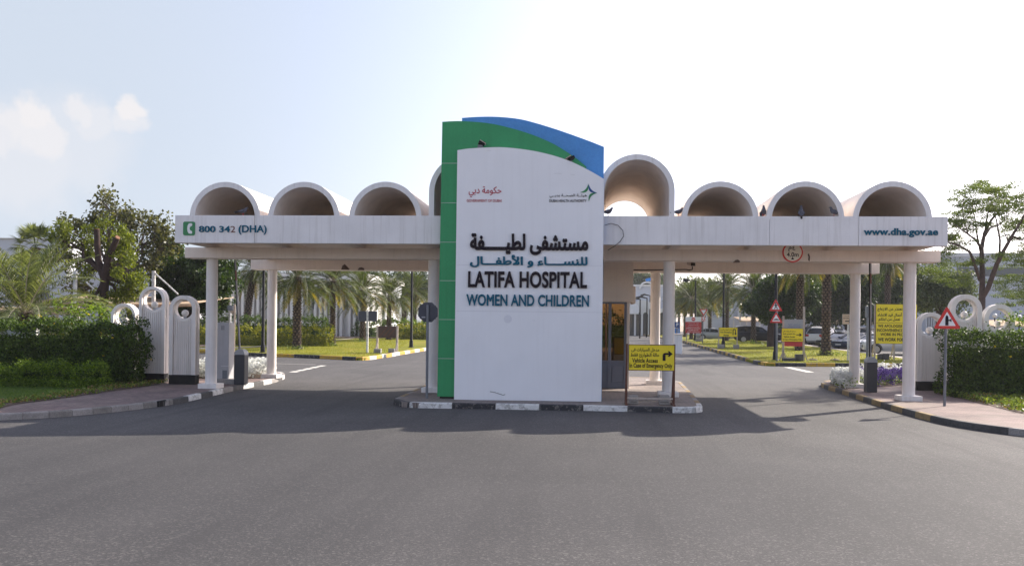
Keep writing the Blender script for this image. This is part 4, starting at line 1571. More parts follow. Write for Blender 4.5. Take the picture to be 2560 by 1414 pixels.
def palm_crown(name, seed, nf=46, L=2.7, mat='L_palm', parent=None, ll=.42, nl=40, lo=-.75, old=.12, lw=.042):
    rg = np.random.default_rng(seed)
    Vs, Fs, mi = [], [], []
    off = 0
    for i in range(nf):
        u = (i + .5) / nf
        el = 1.45 - (1.45 - lo) * u ** .85 + rg.normal(scale=.08)
        az = i * 2.39996 + rg.normal(scale=.12)
        ln = L * rg.uniform(.85, 1.08) * (.72 + .28 * min(1, u * 3))
        dr = rg.uniform(.75, 1.25) * (.55 + .75 * math.cos(el) if el > -.2 else .5)
        base = (.1 * math.cos(az), .1 * math.sin(az), .12 - .35 * u)
        V, Fq, LV, q1, t1 = frond_arrays(rg, base, az, el, ln, dr, nl, lw, ll, rg.normal(scale=.12))
        dry = 1 if (u > .8 and rg.random() < old * 3) else 0
        allv = np.concatenate([V, LV])
        f = np.concatenate([Fq, q1 + len(V)]) + off
        tri = t1 + len(V) + off
        f = np.concatenate([f, np.column_stack([tri, tri[:, 2]])]) if False else f
        Vs.append(allv)
        Fs.append((f, tri))
        mi += [2] * len(Fq) + [dry] * len(q1)
        Fs[-1] = (f, tri, dry)
        off += len(allv)
    v = np.concatenate(Vs)
    me = bpy.data.meshes.new(name)
    quads = np.concatenate([a[0] for a in Fs])
    tris = np.concatenate([a[1] for a in Fs])
    mt = np.concatenate([np.full(len(a[1]), a[2]) for a in Fs])
    me.vertices.add(len(v))
    me.vertices.foreach_set('co', v.astype(np.float32).ravel())
    li = np.concatenate([quads.ravel(), tris.ravel()]).astype(np.int32)
    me.loops.add(len(li))
    me.loops.foreach_set('vertex_index', li)
    st = np.concatenate([np.arange(len(quads)) * 4, len(quads) * 4 + np.arange(len(tris)) * 3]).astype(np.int32)
    me.polygons.add(len(st))
    me.polygons.foreach_set('loop_start', st)
    me.polygons.foreach_set('material_index', np.concatenate([np.array(mi), mt]).astype(np.int32))
    me.update(calc_edges=True)
    return link(name, me, parent, True, [mat, 'L_palmy', 'palewood'])


def palm_trunk(parent, h, r0, r1, seed, mat='trunk', bend=0.0):
    rg = random.Random(seed)
    b = MB()
    pts, rad = [], []
    n = 10
    for i in range(n + 1):
        u = i / n
        pts.append((bend * u * u, 0, -.1 + (h + .1) * u))
        rad.append((r0 * 1.45 if i == 0 else r0 * 1.12 if i == 1 else r0 + (r1 - r0) * u) * .9)
    b.tube(pts, rad, 14, 1)
    rows = int(h / .19)
    for k in range(rows):
        u = (k + .5) / rows
        z = h * u
        r = (r0 + (r1 - r0) * u) * (1.3 - 3 * u if u < .1 else 1) * .9
        nn = 7
        for j in range(nn):
            a = 2 * PI * (j + .5 * (k % 2)) / nn + rg.uniform(-.08, .08)
            ca, sa = math.cos(a), math.sin(a)
            ox = bend * u * u
            w = r * .34
            c = Vector((ox + ca * r, sa * r, z))
            tt = Vector((-sa, ca, 0))
            o = Vector((ca, sa, 0))
            e = rg.uniform(.05, .12)
            b.add([c - tt * w - Vector((0, 0, .06)), c + tt * w - Vector((0, 0, .06)), c + tt * w * .55 + o * e + Vector((0, 0, .06)), c - tt * w * .55 + o * e + Vector((0, 0, .06)), c - tt * w * .6 + Vector((0, 0, .08)), c + tt * w * .6 + Vector((0, 0, .08))],
                  [(0, 1, 2, 3), (3, 2, 5, 4), (1, 5, 2), (0, 3, 4)])
    return b.build('trunk', [mat, 'trunkd' if mat == 'trunk' else mat], parent, local=True, fix=False)


CROWNS = {}


def palm(label, p, h, r0=.3, r1=.26, var=0, L=3.2, rz=0.0, mat='trunk', bend=0.0, group='date palms on the back lawns', leaf='L_palm', nf=74, name='date_palm', lo=-.75, cmul=1.0):
    t = thing(name, label, 'palm tree', (p.x, p.y, p.z - .05), rz, group)
    palm_trunk(t, h, r0, r1, int(p.x * 31) + var, mat, bend)
    key = (var, leaf, nf, lo, L)
    if key in CROWNS:
        c = CROWNS[key].copy()
        COL.objects.link(c)
        c.parent = t
    else:
        c = palm_crown('fronds', 100 + var, nf, L, leaf, t, lo=lo, ll=.5 * L / 2.9)
        CROWNS[key] = c
    c.location = (bend, 0, h)
    c.scale = (cmul,) * 3
    return t


# --- broad trees: trunk, limbs to leaf clumps
def limb(b, p, q, r0, r1, rg, wob=.15, n=5, seg=7, sag=0.0):
    p, q = Vector(p), Vector(q)
    L = (q - p).length
    pts = []
    for i in range(n + 1):
        u = i / n
        w = math.sin(PI * u) * wob * L
        pts.append(p.lerp(q, u) + Vector((rg.uniform(-1, 1), rg.uniform(-1, 1), rg.uniform(-1, 1) + sag)) * w * (.6 if i not in (0, n) else 0))
    b.tube(pts, [r0 + (r1 - r0) * i / n for i in range(n + 1)], seg)
    return pts


def tree(name, label, base, fork, trunk_r, clumps, leaf, ln, wd, per, bark='bark', seed=1, group=None, flat=1.0, nlimb=9, limbs=None, cat='tree', twigs=2, spread=1.0, shell=.55, up=0.0, cr=None, auto=True):
    """clumps: (centre, radius-vector, count of sub-clumps). Leaves sit in small bunches inside each clump; limbs reach the clumps."""
    rg = np.random.default_rng(seed)
    rd = random.Random(seed)
    t = thing(name, label, cat, base, 0, group)
    b = MB()
    base, fork = Vector(base), Vector(fork)
    bb = base - Vector((0, 0, .1))
    mid = bb.lerp(fork, .5) + Vector((rd.uniform(-.1, .1), 0, 0))
    b.tube([bb, bb.lerp(mid, .3), mid, fork], [trunk_r * 1.35, trunk_r * 1.05, trunk_r * .95, trunk_r * .85], 12)
    C = []
    for c, rv, k in clumps:
        c = Vector(c)
        for i in range(k):
            d = rnd_unit(rg, 1)[0]
            s = rg.uniform(shell, 1) ** .6
            C.append(((c.x + d[0] * rv[0] * s, c.y + d[1] * rv[1] * s, c.z + d[2] * rv[2] * s), (cr * rg.uniform(.7, 1.3)) if cr else min(rv) * rg.uniform(.3, .5)))
        tip = c - Vector((0, 0, rv[2] * .3))
        if not auto:
            continue
        pts = limb(b, fork, tip, trunk_r * .5, trunk_r * .16, rd)
        for i in range(min(k, twigs * 3)):
            e = C[-1 - i][0]
            limb(b, pts[3 + i % 2], e, trunk_r * .13, trunk_r * .03, rd, .12, 3, 5)
    if limbs:
        for pl, ra in limbs:
            b.tube(pl, ra, 8)
    b.build('trunk', bark, t, smooth=60)
    V = []
    for c, r in C:
        n = int(per * rg.uniform(.6, 1.4))
        d = rnd_unit(rg, n) * (rg.random((n, 1)) ** .45) * r * spread
        d[:, 2] *= flat
        V.append(np.array(c) + d)
    c = np.concatenate(V)
    v, f = leaf_quads(rg, c, ln, wd, None, up)
    npmesh('crown', v, f, leaf, t)
    return t


def blob(px, py, rx, ry, Y, ry_m=None, k=10):
    c = at(px, py, Y)
    sx, sz = rx * Y / F, ry * Y / F
    return (c, (sx, ry_m if ry_m else (sx + sz) / 2, sz), k)


# --- hedges and beds near the gate
hx1 = at(322, 900, 27.6).x
hedge('clipped_hedge', 'tall dark green clipped hedge with a few yellow flowers left of the arched slabs', -24, hx1, 27.3, 28.75, .15, Z(816, 27.3, 150) - .03, 'L_hedge', 900, .095, .055, 3, flowers=('L_yflow', 22, .06), lumps=.13)
hedge('low_hedge', 'low bright green hedge running in front of the tall left hedge', -24, at(262, 950, 26.2).x, 25.75, 26.55, .15, .72, 'L_low', 900, .08, .045, 4, lumps=.12)
hedge('climbing_shrub', 'leafy shrub spilling from the hedge end across the arched slab', at(318, 900, 27.6).x, at(350, 900, 27.6).x, 27.25, 28.1, .35, 2.05, 'L_hedge', 420, .085, .045, 6, cat='shrub', lumps=.12, core=False)
yc = [at(px, 790, 30.6) for px in (205, 262)]
hedge('flowering_shrub', 'lime green flowering shrub with yellow blooms rising behind the left hedge', yc[0].x - .3, yc[1].x + .25, 29.9, 31.1, .15, Z(783, 30.6, 235), 'L_low', 420, .1, .05, 5, cat='shrub', lumps=.22, flowers=('L_yflow', 26, .09))
hedge('flowering_shrub', 'low shrub dotted with yellow flowers under the young date palm', at(30, 800, 30.4).x, at(195, 800, 30.4).x, 29.9, 31.0, .15, Z(806, 30.4, 100), 'L_low', 420, .1, .05, 15, cat='shrub', lumps=.2, flowers=('L_yflow', 30, .09))
hedge('clipped_hedge', 'tall green clipped hedge right of the warning sign, dark below and leafy on top', at(2395, 900, 28.6).x, 24, 28.4, 30.2, .15, Z(842, 28.4, 2480), 'L_hedge', 900, .085, .05, 7, lumps=.12, flowers=('L_yflow', 10, .06))
hedge('shrub', 'loose green shrub rising behind the right hedge at the frame edge', at(2535, 800, 31).x, at(2600, 800, 31).x, 30.6, 31.8, .15, Z(805, 31, 2550), 'L_low', 300, .1, .05, 17, lumps=.2)
cover('creeper', 'low green creeper along the left pavement edge', bl, .16, .10, 420, 'L_cover', .075, .05, 11, ('L_dry', .22))
cover('creeper', 'low green creeper in front of the right hedge', br[:4] + [(12.4, 29), (22, 28.6), (24, 24)], .16, .16, 330, 'L_cover', .10, .065, 12, ('L_dry', .12))
blades('lawn_blades', 'short mown grass of the left front lawn', fl, .15, 700, .045, 'L_grass', 13)
cover('bed_flowers', 'white flowering bedding plants at the foot of the right rear column', rb, .2, .3, 260, 'L_low', .08, .05, 14)
rg = np.random.default_rng(5)


def flower_mass(name, label, poly, z, h, dens, mat, sz, seed):
    rr = np.random.default_rng(seed)
    P = np.array(poly)
    lo, hi = P.min(0), P.max(0)
    u = lo + rr.random((int((hi[0] - lo[0]) * (hi[1] - lo[1]) * dens), 2)) * (hi - lo)
    ins = np.zeros(len(u), bool)
    for i in range(len(P)):
        a, b_ = P[i], P[(i + 1) % len(P)]
        cnd = (a[1] > u[:, 1]) != (b_[1] > u[:, 1])
        xx = (b_[0] - a[0]) * (u[:, 1] - a[1]) / np.where(b_[1] == a[1], 1e-9, b_[1] - a[1]) + a[0]
        ins ^= cnd & (u[:, 0] < xx)
    u = u[ins]
    top = z + h * (.75 + .25 * np.sin(u[:, 0] * 4 + u[:, 1] * 5))
    c0 = np.column_stack([u, top * 1.0 - rr.exponential(h * .22, len(u))])
    c = np.repeat(c0, 5, 0) + rr.normal(scale=sz * .35, size=(len(c0) * 5, 3))
    v, f = leaf_quads(rr, c, sz, sz * .8)
    return tag(npmesh(name, v, f, mat), label, None, None, 'stuff')


wp = [P2(2076, 963, .14), P2(2106, 972, .14), P2(2172, 964, .14), (10.4, 36.6), (9.2, 35.3)]
pp = [P2(2178, 968, .14), P2(2290, 962, .14), (12.4, 34.5), (12.4, 36.6), (10.5, 36.6)]
flower_mass('white_flowers', 'mass of white flowers on the right kerb nose', wp, .2, .48, 420, 'L_wflow', .08, 1)
flower_mass('purple_flowers', 'band of deep purple flowers behind the right barrier', pp, .2, .50, 150, 'L_pflow', .075, 2)
flower_mass('white_flowers', 'white flowers behind the band of purple flowers', [(10.2, 36.2), (13.2, 36.0), (13.4, 37.0), (10.4, 36.8)], .35, .5, 150, 'L_wflow', .075, 3)
flower_mass('white_flowers', 'white flowers behind the left barrier box', lb, .2, .5, 260, 'L_wflow', .085, 4)

# --- young date palm and fan palm at the left edge
palm('young date palm with long arching fronds at the left frame edge behind the hedge', Vector((at(62, 800, 31.5).x, 31.5, .15)), 2.3, .26, .22, 1, 3.9, .3, group=None, nf=62, lo=-.45, leaf='L_palmb')
palm('second young date palm half cut by the left frame edge', Vector((at(-55, 800, 32.5).x, 32.5, .15)), 2.4, .26, .22, 2, 3.5, 1.3, group=None, nf=56, leaf='L_palmb')


def fan_palm(label, p, h, seed):
    t = thing('fan_palm', label, 'palm tree', p)
    palm_trunk(t, h, .2, .17, seed)
    r_ = np.random.default_rng(seed)
    V, Fc = [], []
    off = 0
    for i in range(34):
        u = i / 34
        el = 1.3 - 2.3 * u
        az = i * 2.4
        L = .75
        d = np.array([math.cos(el) * math.cos(az), math.cos(el) * math.sin(az), math.sin(el)])
        c = d * L + np.array([0, 0, h])
        s = np.array([-math.sin(az), math.cos(az), 0])
        nrm = np.cross(s, d)
        V += [np.array([0, 0, h]) + s * .015, np.array([0, 0, h]) - s * .015, c - s * .015, c + s * .015]
        Fc.append((off, off + 1, off + 2, off + 3))
        off += 4
        for k in range(19):
            a = (k - 9) / 9 * 1.9
            dd = d * math.cos(a) + s * math.sin(a) + nrm * .12 * abs(math.sin(a))
            ln_ = .62 * (1 - .25 * abs(a) / 1.9) * r_.uniform(.9, 1.1)
            w = np.cross(dd, nrm) * .032
            tip = c + dd * ln_
            tip[2] -= .14 * (1.3 if u > .5 else .6)
            mdp = c + dd * ln_ * .55
            V += [c, mdp + w, tip, mdp - w]
            Fc.append((off, off + 1, off + 2, off + 3))
            off += 4
    npmesh('fronds', np.array(V), np.array(Fc), 'L_palmb', t, local=True)
    return t


fan_palm('fan palm with a round crown rising behind the young date palm', Vector((at(88, 700, 41).x, 41, .1)), Z(618, 41, 88) - .1, 5)

# --- trees on the left
Y = 36.5
b0 = at(262, 800, Y)
b0.z = .1
fk = at(262, 690, Y)
cl = [blob(200, 590, 62, 26, Y + .5, 1.0, 16), blob(160, 585, 32, 26, Y, .6, 9), blob(305, 620, 38, 50, Y + .6, .8, 18), blob(325, 690, 32, 62, Y + .3, .8, 18), blob(212, 655, 28, 45, Y + .5, .6, 10), blob(252, 690, 40, 46, Y + 1.1, .7, 12), blob(308, 745, 34, 34, Y + .2, .6, 10), blob(228, 752, 14, 14, Y - .4, .3, 4), blob(275, 575, 30, 28, Y + .9, .7, 9), blob(345, 705, 18, 16, Y, .4, 5)]
tree('pruned_neem_tree', 'tree with dark forked trunk, sawn-off limb stumps and drooping yellow-green leaves behind the left hedge', b0, fk, .2, cl, 'L_neem', .19, .05, 85, 'bark', 21, up=-.6, cr=.3,
     limbs=[([at(262, 700, Y), at(246, 650, Y), at(243, 610, Y), at(242, 574, Y)], [.17, .14, .125, .115]),
            ([at(262, 700, Y), at(272, 640, Y), at(284, 615, Y - .2), at(293, 595, Y - .3)], [.17, .15, .13, .115])])
o = [x for x in bpy.data.objects if x.name.startswith('pruned_neem')][0]
p = at(293, 595, Y - .3)
MB().cyl(p, p + (at(297, 589, Y - .35) - p) * .4, .102, .1, 12).build('sawn_end', 'cut', o)
p = at(242, 574, Y)
MB().cyl(p, p + Vector((0, 0, .03)), .102, .1, 12).build('sawn_end', 'cut', o)
Y = 42
b0 = at(330, 800, Y)
b0.z = .1
cl = [blob(262, 500, 26, 30, Y, .8, 7), blob(280, 535, 40, 30, Y, 1.2, 12), blob(225, 560, 42, 26, Y, 1.2, 12), blob(180, 560, 26, 22, Y, .8, 7), blob(330, 545, 48, 30, Y, 1.2, 14), blob(360, 580, 50, 40, Y, 1.5, 18), blob(395, 560, 18, 34, Y, .7, 6), blob(420, 600, 28, 36, Y, .9, 10), blob(300, 600, 60, 40, Y + .8, 1.4, 20), blob(190, 640, 40, 46, Y, 1.4, 14), blob(380, 650, 40, 50, Y, 1.3, 16), blob(200, 720, 36, 36, Y, 1, 10)]
tree('broadleaf_tree', 'large airy broadleaf tree with a thin pointed top behind the pruned tree', b0, at(320, 690, Y), .2, cl, 'L_broad', .19, .115, 42, 'bark2', 22, cr=.44, shell=.2)
Y = 44
b0 = at(470, 800, Y)
b0.z = .1
cl = [blob(440, 660, 44, 40, Y, 1.4, 18), blob(500, 660, 40, 36, Y, 1.4, 16), blob(545, 690, 40, 50, Y, 1.3, 20), blob(455, 730, 54, 46, Y, 1.6, 26), blob(530, 750, 50, 40, Y, 1.4, 20), blob(410, 700, 30, 60, Y, 1.2, 14), blob(425, 620, 20, 34, Y, .8, 8)]
tree('ficus_tree', 'dense dark green ficus tree filling the gap behind the left front column', b0, at(475, 740, Y), .25, cl, 'L_dark', .18, .10, 230, 'bark', 23, cr=.5, shell=.3)

# --- feathery tree on the right
Y = 37.5
b0 = at(2462, 820, Y)
b0.z = .1
fk = at(2455, 745, Y)


def L3(*p):
    return [at(a, c, Y + dy) for a, c, dy in p]


limbs = [(L3((2455, 745, 0), (2456, 690, 0), (2454, 620, .1), (2462, 580, .3), (2478, 550, .6), (2505, 520, .8), (2520, 480, 1)), [.17, .15, .12, .09, .07, .045, .02]),
         (L3((2455, 745, 0), (2470, 720, -.2), (2492, 660, -.5), (2510, 625, -.8), (2530, 590, -1), (2555, 550, -1.2), (2575, 500, -1.5)), [.15, .14, .12, .1, .08, .05, .02]),
         (L3((2449, 700, 0), (2440, 670, -.3), (2425, 630, -.7), (2395, 612, -1.1), (2370, 605, -1.5), (2350, 622, -1.8)), [.09, .085, .07, .055, .035, .015]),
         (L3((2453, 620, 0), (2440, 600, -.5), (2420, 585, -.9), (2385, 560, -1.4)), [.08, .06, .045, .015]),
         (L3((2456, 600, .2), (2475, 570, .8), (2500, 560, 1.3), (2520, 545, 1.8)), [.07, .055, .04, .015]),
         (L3((2453, 640, .1), (2443, 590, .6), (2438, 550, 1.0), (2430, 510, 1.4)), [.06, .05, .035, .015]),
         (L3((2498, 650, -.5), (2500, 600, .2), (2492, 555, .8), (2480, 505, 1.2)), [.07, .055, .04, .015]),
         (L3((2462, 580, .3), (2468, 540, .2), (2480, 500, .1), (2482, 470, 0)), [.05, .04, .025, .01]),
         (L3((2420, 585, -.9), (2410, 550, -1.2), (2405, 520, -1.4)), [.035, .025, .01]),
         (L3((2505, 520, .8), (2540, 490, 1.2), (2560, 470, 1.5)), [.035, .025, .01]),
         (L3((2530, 590, -1), (2555, 600, -1.6), (2590, 590, -2)), [.05, .035, .015])]
rr = random.Random(8)
for pl_, ra in list(limbs):
    for q in range(3):
        i = rr.randrange(max(1, len(pl_) // 2), len(pl_))
        p = pl_[i - 1].lerp(pl_[i], rr.random())
        d = Vector((rr.uniform(-.8, .8), rr.uniform(-.6, .6), rr.uniform(.25, .8)))
        e = p + d * 1.1
        limbs.append(([p, p.lerp(e, .5) + Vector((rr.uniform(-.12, .12), 0, -.06)), e], [max(.012, ra[i] * .5), .014, .006]))
cl = []
for px, py, rx, ry, k in ((2480, 475, 52, 14, 13), (2520, 490, 60, 18, 15), (2440, 505, 44, 14, 11), (2550, 525, 46, 22, 14), (2410, 530, 40, 14, 10), (2490, 520, 50, 14, 11), (2385, 560, 34, 12, 9), (2372, 590, 34, 14, 9), (2440, 560, 40, 12, 8), (2395, 615, 30, 14, 7), (2560, 570, 40, 26, 14), (2520, 555, 34, 14, 8), (2575, 620, 40, 30, 14), (2360, 640, 26, 18, 7), (2340, 680, 30, 16, 7), (2420, 660, 40, 10, 6), (2540, 650, 46, 20, 10), (2400, 700, 34, 12, 6), (2520, 705, 40, 20, 10), (2580, 690, 30, 40, 12), (2490, 640, 26, 10, 4), (2460, 458, 20, 8, 4), (2530, 740, 44, 22, 10), (2350, 560, 34, 20, 7), (2345, 610, 26, 16, 6), (2400, 480, 30, 12, 5), (2590, 480, 50, 26, 12), (2600, 560, 50, 30, 12)):
    cl.append(blob(px, py, rx * 1.15, ry * 1.5, Y + rr.uniform(-1.8, 1.8), 1.5, int(k * 2.1)))
tree('feathery_tree', 'tall open tree with bare forking limbs and feathery leaf layers at the right edge', b0, fk, .15, cl, 'L_acac', .08, .032, 98, 'bark2', 31, flat=.3, limbs=[(a_, [q * .72 for q in b_]) for a_, b_ in limbs], shell=.0, cr=.36, auto=False)

# --- trees behind on the right and far back
for lab, blobs, Y, leaf, ln, per, sd, bx in (
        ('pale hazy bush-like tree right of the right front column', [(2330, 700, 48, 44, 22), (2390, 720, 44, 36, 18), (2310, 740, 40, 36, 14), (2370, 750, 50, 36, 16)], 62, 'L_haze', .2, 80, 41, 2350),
        ('dense round dark tree between the thick palm and the right rear column', [(2110, 705, 66, 56, 30), (2160, 735, 50, 54, 22), (2070, 740, 46, 50, 18), (2200, 700, 46, 50, 20), (2020, 715, 46, 44, 16), (2050, 780, 40, 22, 12), (2120, 780, 46, 24, 14), (2190, 778, 44, 26, 12)], 98, 'L_dark', .3, 120, 42, 2120),
        ('dark leafy tree behind the yellow apology board', [(2240, 720, 44, 50, 18), (2225, 765, 40, 34, 14), (2275, 750, 40, 40, 14)], 90, 'L_dark', .3, 110, 43, 2235),
        ('dark rounded tree behind the pedestrian warning triangles', [(1905, 765, 34, 28, 14), (1940, 785, 30, 24, 10), (1970, 740, 42, 46, 18), (2005, 745, 34, 48, 14), (1935, 720, 34, 34, 12)], 80, 'L_dark', .28, 100, 44, 1928),
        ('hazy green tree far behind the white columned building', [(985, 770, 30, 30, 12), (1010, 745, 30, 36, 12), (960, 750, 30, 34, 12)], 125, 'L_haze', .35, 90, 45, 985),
        ('dark green tree filling the gap above the blank grey sign', [(900, 715, 46, 34, 16), (860, 700, 40, 30, 14), (940, 705, 44, 30, 14)], 112, 'L_dark', .34, 90, 48, 900),
        ('dark green tree at the far end of the left lawn behind the notice board', [(1000, 715, 46, 40, 16), (1045, 720, 40, 44, 14), (960, 740, 36, 30, 12)], 118, 'L_dark', .34, 90, 49, 1010),
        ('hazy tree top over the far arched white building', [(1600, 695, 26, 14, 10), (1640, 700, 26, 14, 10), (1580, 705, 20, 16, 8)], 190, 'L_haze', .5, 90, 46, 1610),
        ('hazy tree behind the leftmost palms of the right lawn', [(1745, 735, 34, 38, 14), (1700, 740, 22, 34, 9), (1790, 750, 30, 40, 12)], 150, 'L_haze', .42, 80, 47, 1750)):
    base = at(bx, 830, Y)
    base.z = terr(Y)
    c0 = blobs[0]
    tree('leafy_tree', lab, base, at(bx, max(q[1] for q in blobs) + 12, Y), .0035 * Y + .05, [blob(a, c, rx, ry, Y, None, k) for a, c, rx, ry, k in blobs], leaf, ln, ln * .6, int(per * 2.2), 'bark', sd, shell=.2, cr=.011 * Y, group='trees beyond the lawns')
p = gr(1929, 866, .13)
tree('leafy_tree', 'dark bushy tree with a stout trunk on the right lawn left of the lamp post', p, at(1928, 800, p.y), .28, [blob(1905, 765, 40, 30, p.y, 1.4, 16), blob(1948, 775, 34, 34, p.y, 1.4, 14), blob(1925, 735, 40, 30, p.y, 1.4, 14)], 'L_dark', .24, .14, 200, 'trunk', 52, shell=.3, cr=.7)

# --- date palms on the back lawns
pl = [(742, 872, 690, .30, .27, 1, 'thick trunked date palm nearest the left rear column, leaning over the lawn', 0.1, 'trunk'),
      (831, 864, 700, .22, .19, 2, 'slender date palm left of the blank grey sign, its lower fronds yellowing', 1.1, 'trunk'),
      (906, 853, 722, .26, .22, 3, 'date palm standing behind the white pole of the blank grey sign', 2.3, 'trunk'),
      (972, 849, 735, .25, .2, 1, 'date palm behind the brown notice board', 3.1, 'trunk'),
      (1036, 843, 725, .2, .18, 2, 'date palm right of the tall black lamp post on the left lawn', 4.0, 'trunk'),
      (869, 838, 765, .32, .28, 3, 'young palm with a limewashed white trunk by the red flower bed', 5.2, 'wtrunk'),
      (930, 838, 742, .24, .2, 2, 'distant date palm between the blank sign and the brown board', .7, 'trunk'),
      (1005, 836, 748, .24, .2, 3, 'distant date palm left of the tall black lamp post', 1.9, 'trunk')]
for px, py, ct, r0, r1, var, lab, rz, mt in pl:
    p = gr(px, py, .12)
    h = Z(ct, p.y, px) - p.z
    palm(lab, p, max(h, 2.0), r0, r1, var, 3.3, rz, mt)
p = Vector((at(615, 800, 74).x, 74, terr(74)))
palm('leaning date palm against the white columned building left of the rear column', p, Z(668, 74, 640) - p.z, .3, .27, 3, 3.3, .1, 'trunk', bend=.75)
pr = [(2064.5, 888, 612, .31, .28, 1, 'thick trunked date palm right of the stacked notice signs', 2.0),
      (1999, 876, 645, .3, .27, 3, 'date palm directly behind the stacked notice signs', .4),
      (1883, 857, 722, .24, .2, 2, 'date palm in front of the dark parked car', 1.0),
      (1817, 852, 716, .2, .18, 1, 'slim date palm just behind the yellow U-turn board', 3.3),
      (1774, 847, 735, .22, .2, 3, 'date palm right of the red and white entry board', 4.4),
      (1728, 848, 745, .2, .17, 2, 'date palm behind the red and white entry board', 5.1),
      (1712, 842, 742, .2, .17, 1, 'hazy date palm beside the right front column of the island', .2),
      (1697, 836, 750, .2, .17, 3, 'farthest hazy date palm at the bend of the right lawn', 2.9),
      (2218, 866, 640, .26, .22, 2, 'tall date palm whose crown shows beyond the end of the rear beam', 1.6)]
for px, py, ct, r0, r1, var, lab, rz in pr:
    p = gr(px, py, .12)
    h = Z(ct, p.y, px) - p.z
    palm(lab, p, max(h, 2.0), r0, r1, var, 3.3, rz)
# small plants at palm feet
for i, (px, py) in enumerate(((742, 873), (831, 865), (906, 855), (2052, 888), (2080, 889), (1883, 859), (1915, 866))):
    p = gr(px, py, .12)
    rr2 = np.random.default_rng(i)
    n = 90
    c = np.array([p.x, p.y - .2, p.z + .12]) + rr2.normal(size=(n, 3)) * np.array([.42, .25, .1])
    v, f = leaf_quads(rr2, c, .28, .05, None, .6)
    lab = ['left thick date palm', 'slender left date palm', 'palm by the blank sign', 'thick right palm on its left', 'thick right palm on its right', 'palm by the dark car', 'bushy tree on the right lawn'][i]
    tag(npmesh('foot_plant', v, f, 'L_cover'), 'strappy green plants at the foot of the ' + lab, 'plant', 'plants at the palm feet')

# --- hedges in front of the white building
def hedge_px(label, px0, px1, ptop, pbase, Y, mat, depth, seed, dens=160, ln=.16, **k):
    x0, x1 = X(px0, Y), X(px1, Y)
    hedge('garden_hedge', label, x0, x1, Y, Y + depth, terr(Y), Z(ptop, Y, (px0 + px1) / 2), mat, dens, ln, ln * .6, seed, lumps=.22, group='hedges along the back path', **k)


hedge_px('dark green hedge along the white columned building', 480, 812, 799, 850, 71.5, 'L_hedge', 1.8, 61)
hedge_px('lime and yellow leaved hedge along the left footpath', 480, 826, 824, 866, 68, 'L_lime', 1.5, 62)
hedge_px('clipped green hedge beyond the brown notice board', 950, 1100, 806, 850, 92, 'L_low', 2, 63, 120, .2)
hedge_px('lime hedge in front of the clipped hedge at the lawn end', 990, 1130, 818, 850, 88, 'L_lime', 1.2, 64, 120, .2)
hedge_px('small dark shrub hedge left of the brown notice board', 882, 940, 808, 845, 95, 'L_hedge', 2, 65, 110, .2)
a, c = gr(838, 841), gr(908, 841)
flower_mass('red_flowers', 'bed of red flowers beyond the left lawn', [(a.x, a.y - 1), (c.x + 1, c.y - 1), (c.x + 1, c.y + 3), (a.x, a.y + 3)], terr(a.y) + .1, .5, 60, 'L_rflow', .2, 9)
blades('lawn_blades', 'sunlit grass of the left back lawn', [(lline[i][0], lline[i][1] + .1) for i in range(0, 30)] + [P2(1040, 845), P2(870, 853), P2(750, 863), P2(600, 876)], .13, 60, .06, 'L_grass2', 71)
blades('lawn_blades', 'sunlit grass of the right back lawn', [P2(1730, 858), P2(1800, 882), P2(1883, 906.5), P2(1935, 913), P2(2262, 914), P2(2300, 905), P2(2172, 890), P2(2016, 868), P2(1850, 851)], .13, 60, .06, 'L_grass2', 72)


# ================================================================== LAMP POSTS, BOARDS AND SIGNS BEHIND
def lamp_post(label, px, py, h=8.4, head=True, arm=-1):
    p = gr(px, py, .12)
    t = thing('street_lamp', label, 'street lamp', p, 0, 'black lamp posts on the lawns')
    MB().tube([(0, 0, -.05), (0, 0, .5), (0, 0, .55), (0, 0, h)], [.16, .14, .1, .075], 12).build('pole', 'lamp', t, local=True, smooth=50)
    MB().cyl((0, 0, -.05), (0, 0, .06), .28, .2, 12).build('base', 'lamp', t, local=True)
    MB().tube([(0, 0, h - .1), (arm * .35, 0, h + .02), (arm * .8, 0, h + .02)], [.04, .035, .03], 8).build('arm', 'lamp', t, local=True)
    MB().tube([(arm * .6, 0, h + .02), (arm * .85, 0, h + .06), (arm * 1.1, 0, h - .02), (arm * 1.12, 0, h - .12)], [.06, .16, .28, .26], 10).build('lamp_head', 'lamp', t, local=True)
    return t


lamp_post('black lamp post just left of the left rear column', 657, 881)
lamp_post('black lamp post on the left lawn right of the brown board', 1028, 868)
lamp_post('black lamp post carrying no sign behind the yellow U-turn board', 1808, 868)
lamp_post('black lamp post rising beside the two stacked warning triangles', 1938, 900)
p = gr(1737.5, 851, .12)
lamp_post('black lamp post with its lamp head visible over the red and white board', 1737.5, 851, Z(701, p.y, 1737) - p.z)
for px, pt, Yl, lab in ((1600, 747, 118, 'distant dark lamp post left of the island columns, nearest the booth'), (1617, 744, 130, 'distant dark lamp post between the booth and the rear island column'), (1624.5, 738, 150, 'distant dark lamp post half hidden behind the rear island column')):
    q_ = at(px, 800, Yl)
    t = thing('street_lamp', lab, 'street lamp', (q_.x, Yl, terr(Yl)), 0, 'distant lamp posts along the drive')
    h = Z(pt, Yl, px) - terr(Yl)
    MB().cyl((0, 0, 0), (0, 0, h), .11, .08, 8).build('pole', 'lamp', t, local=True)
    MB().tube([(0, 0, h - .05), (-.9, 0, h + .15), (-1.5, 0, h - .1)], [.06, .14, .22], 8).build('lamp_head', 'lamp', t, local=True)
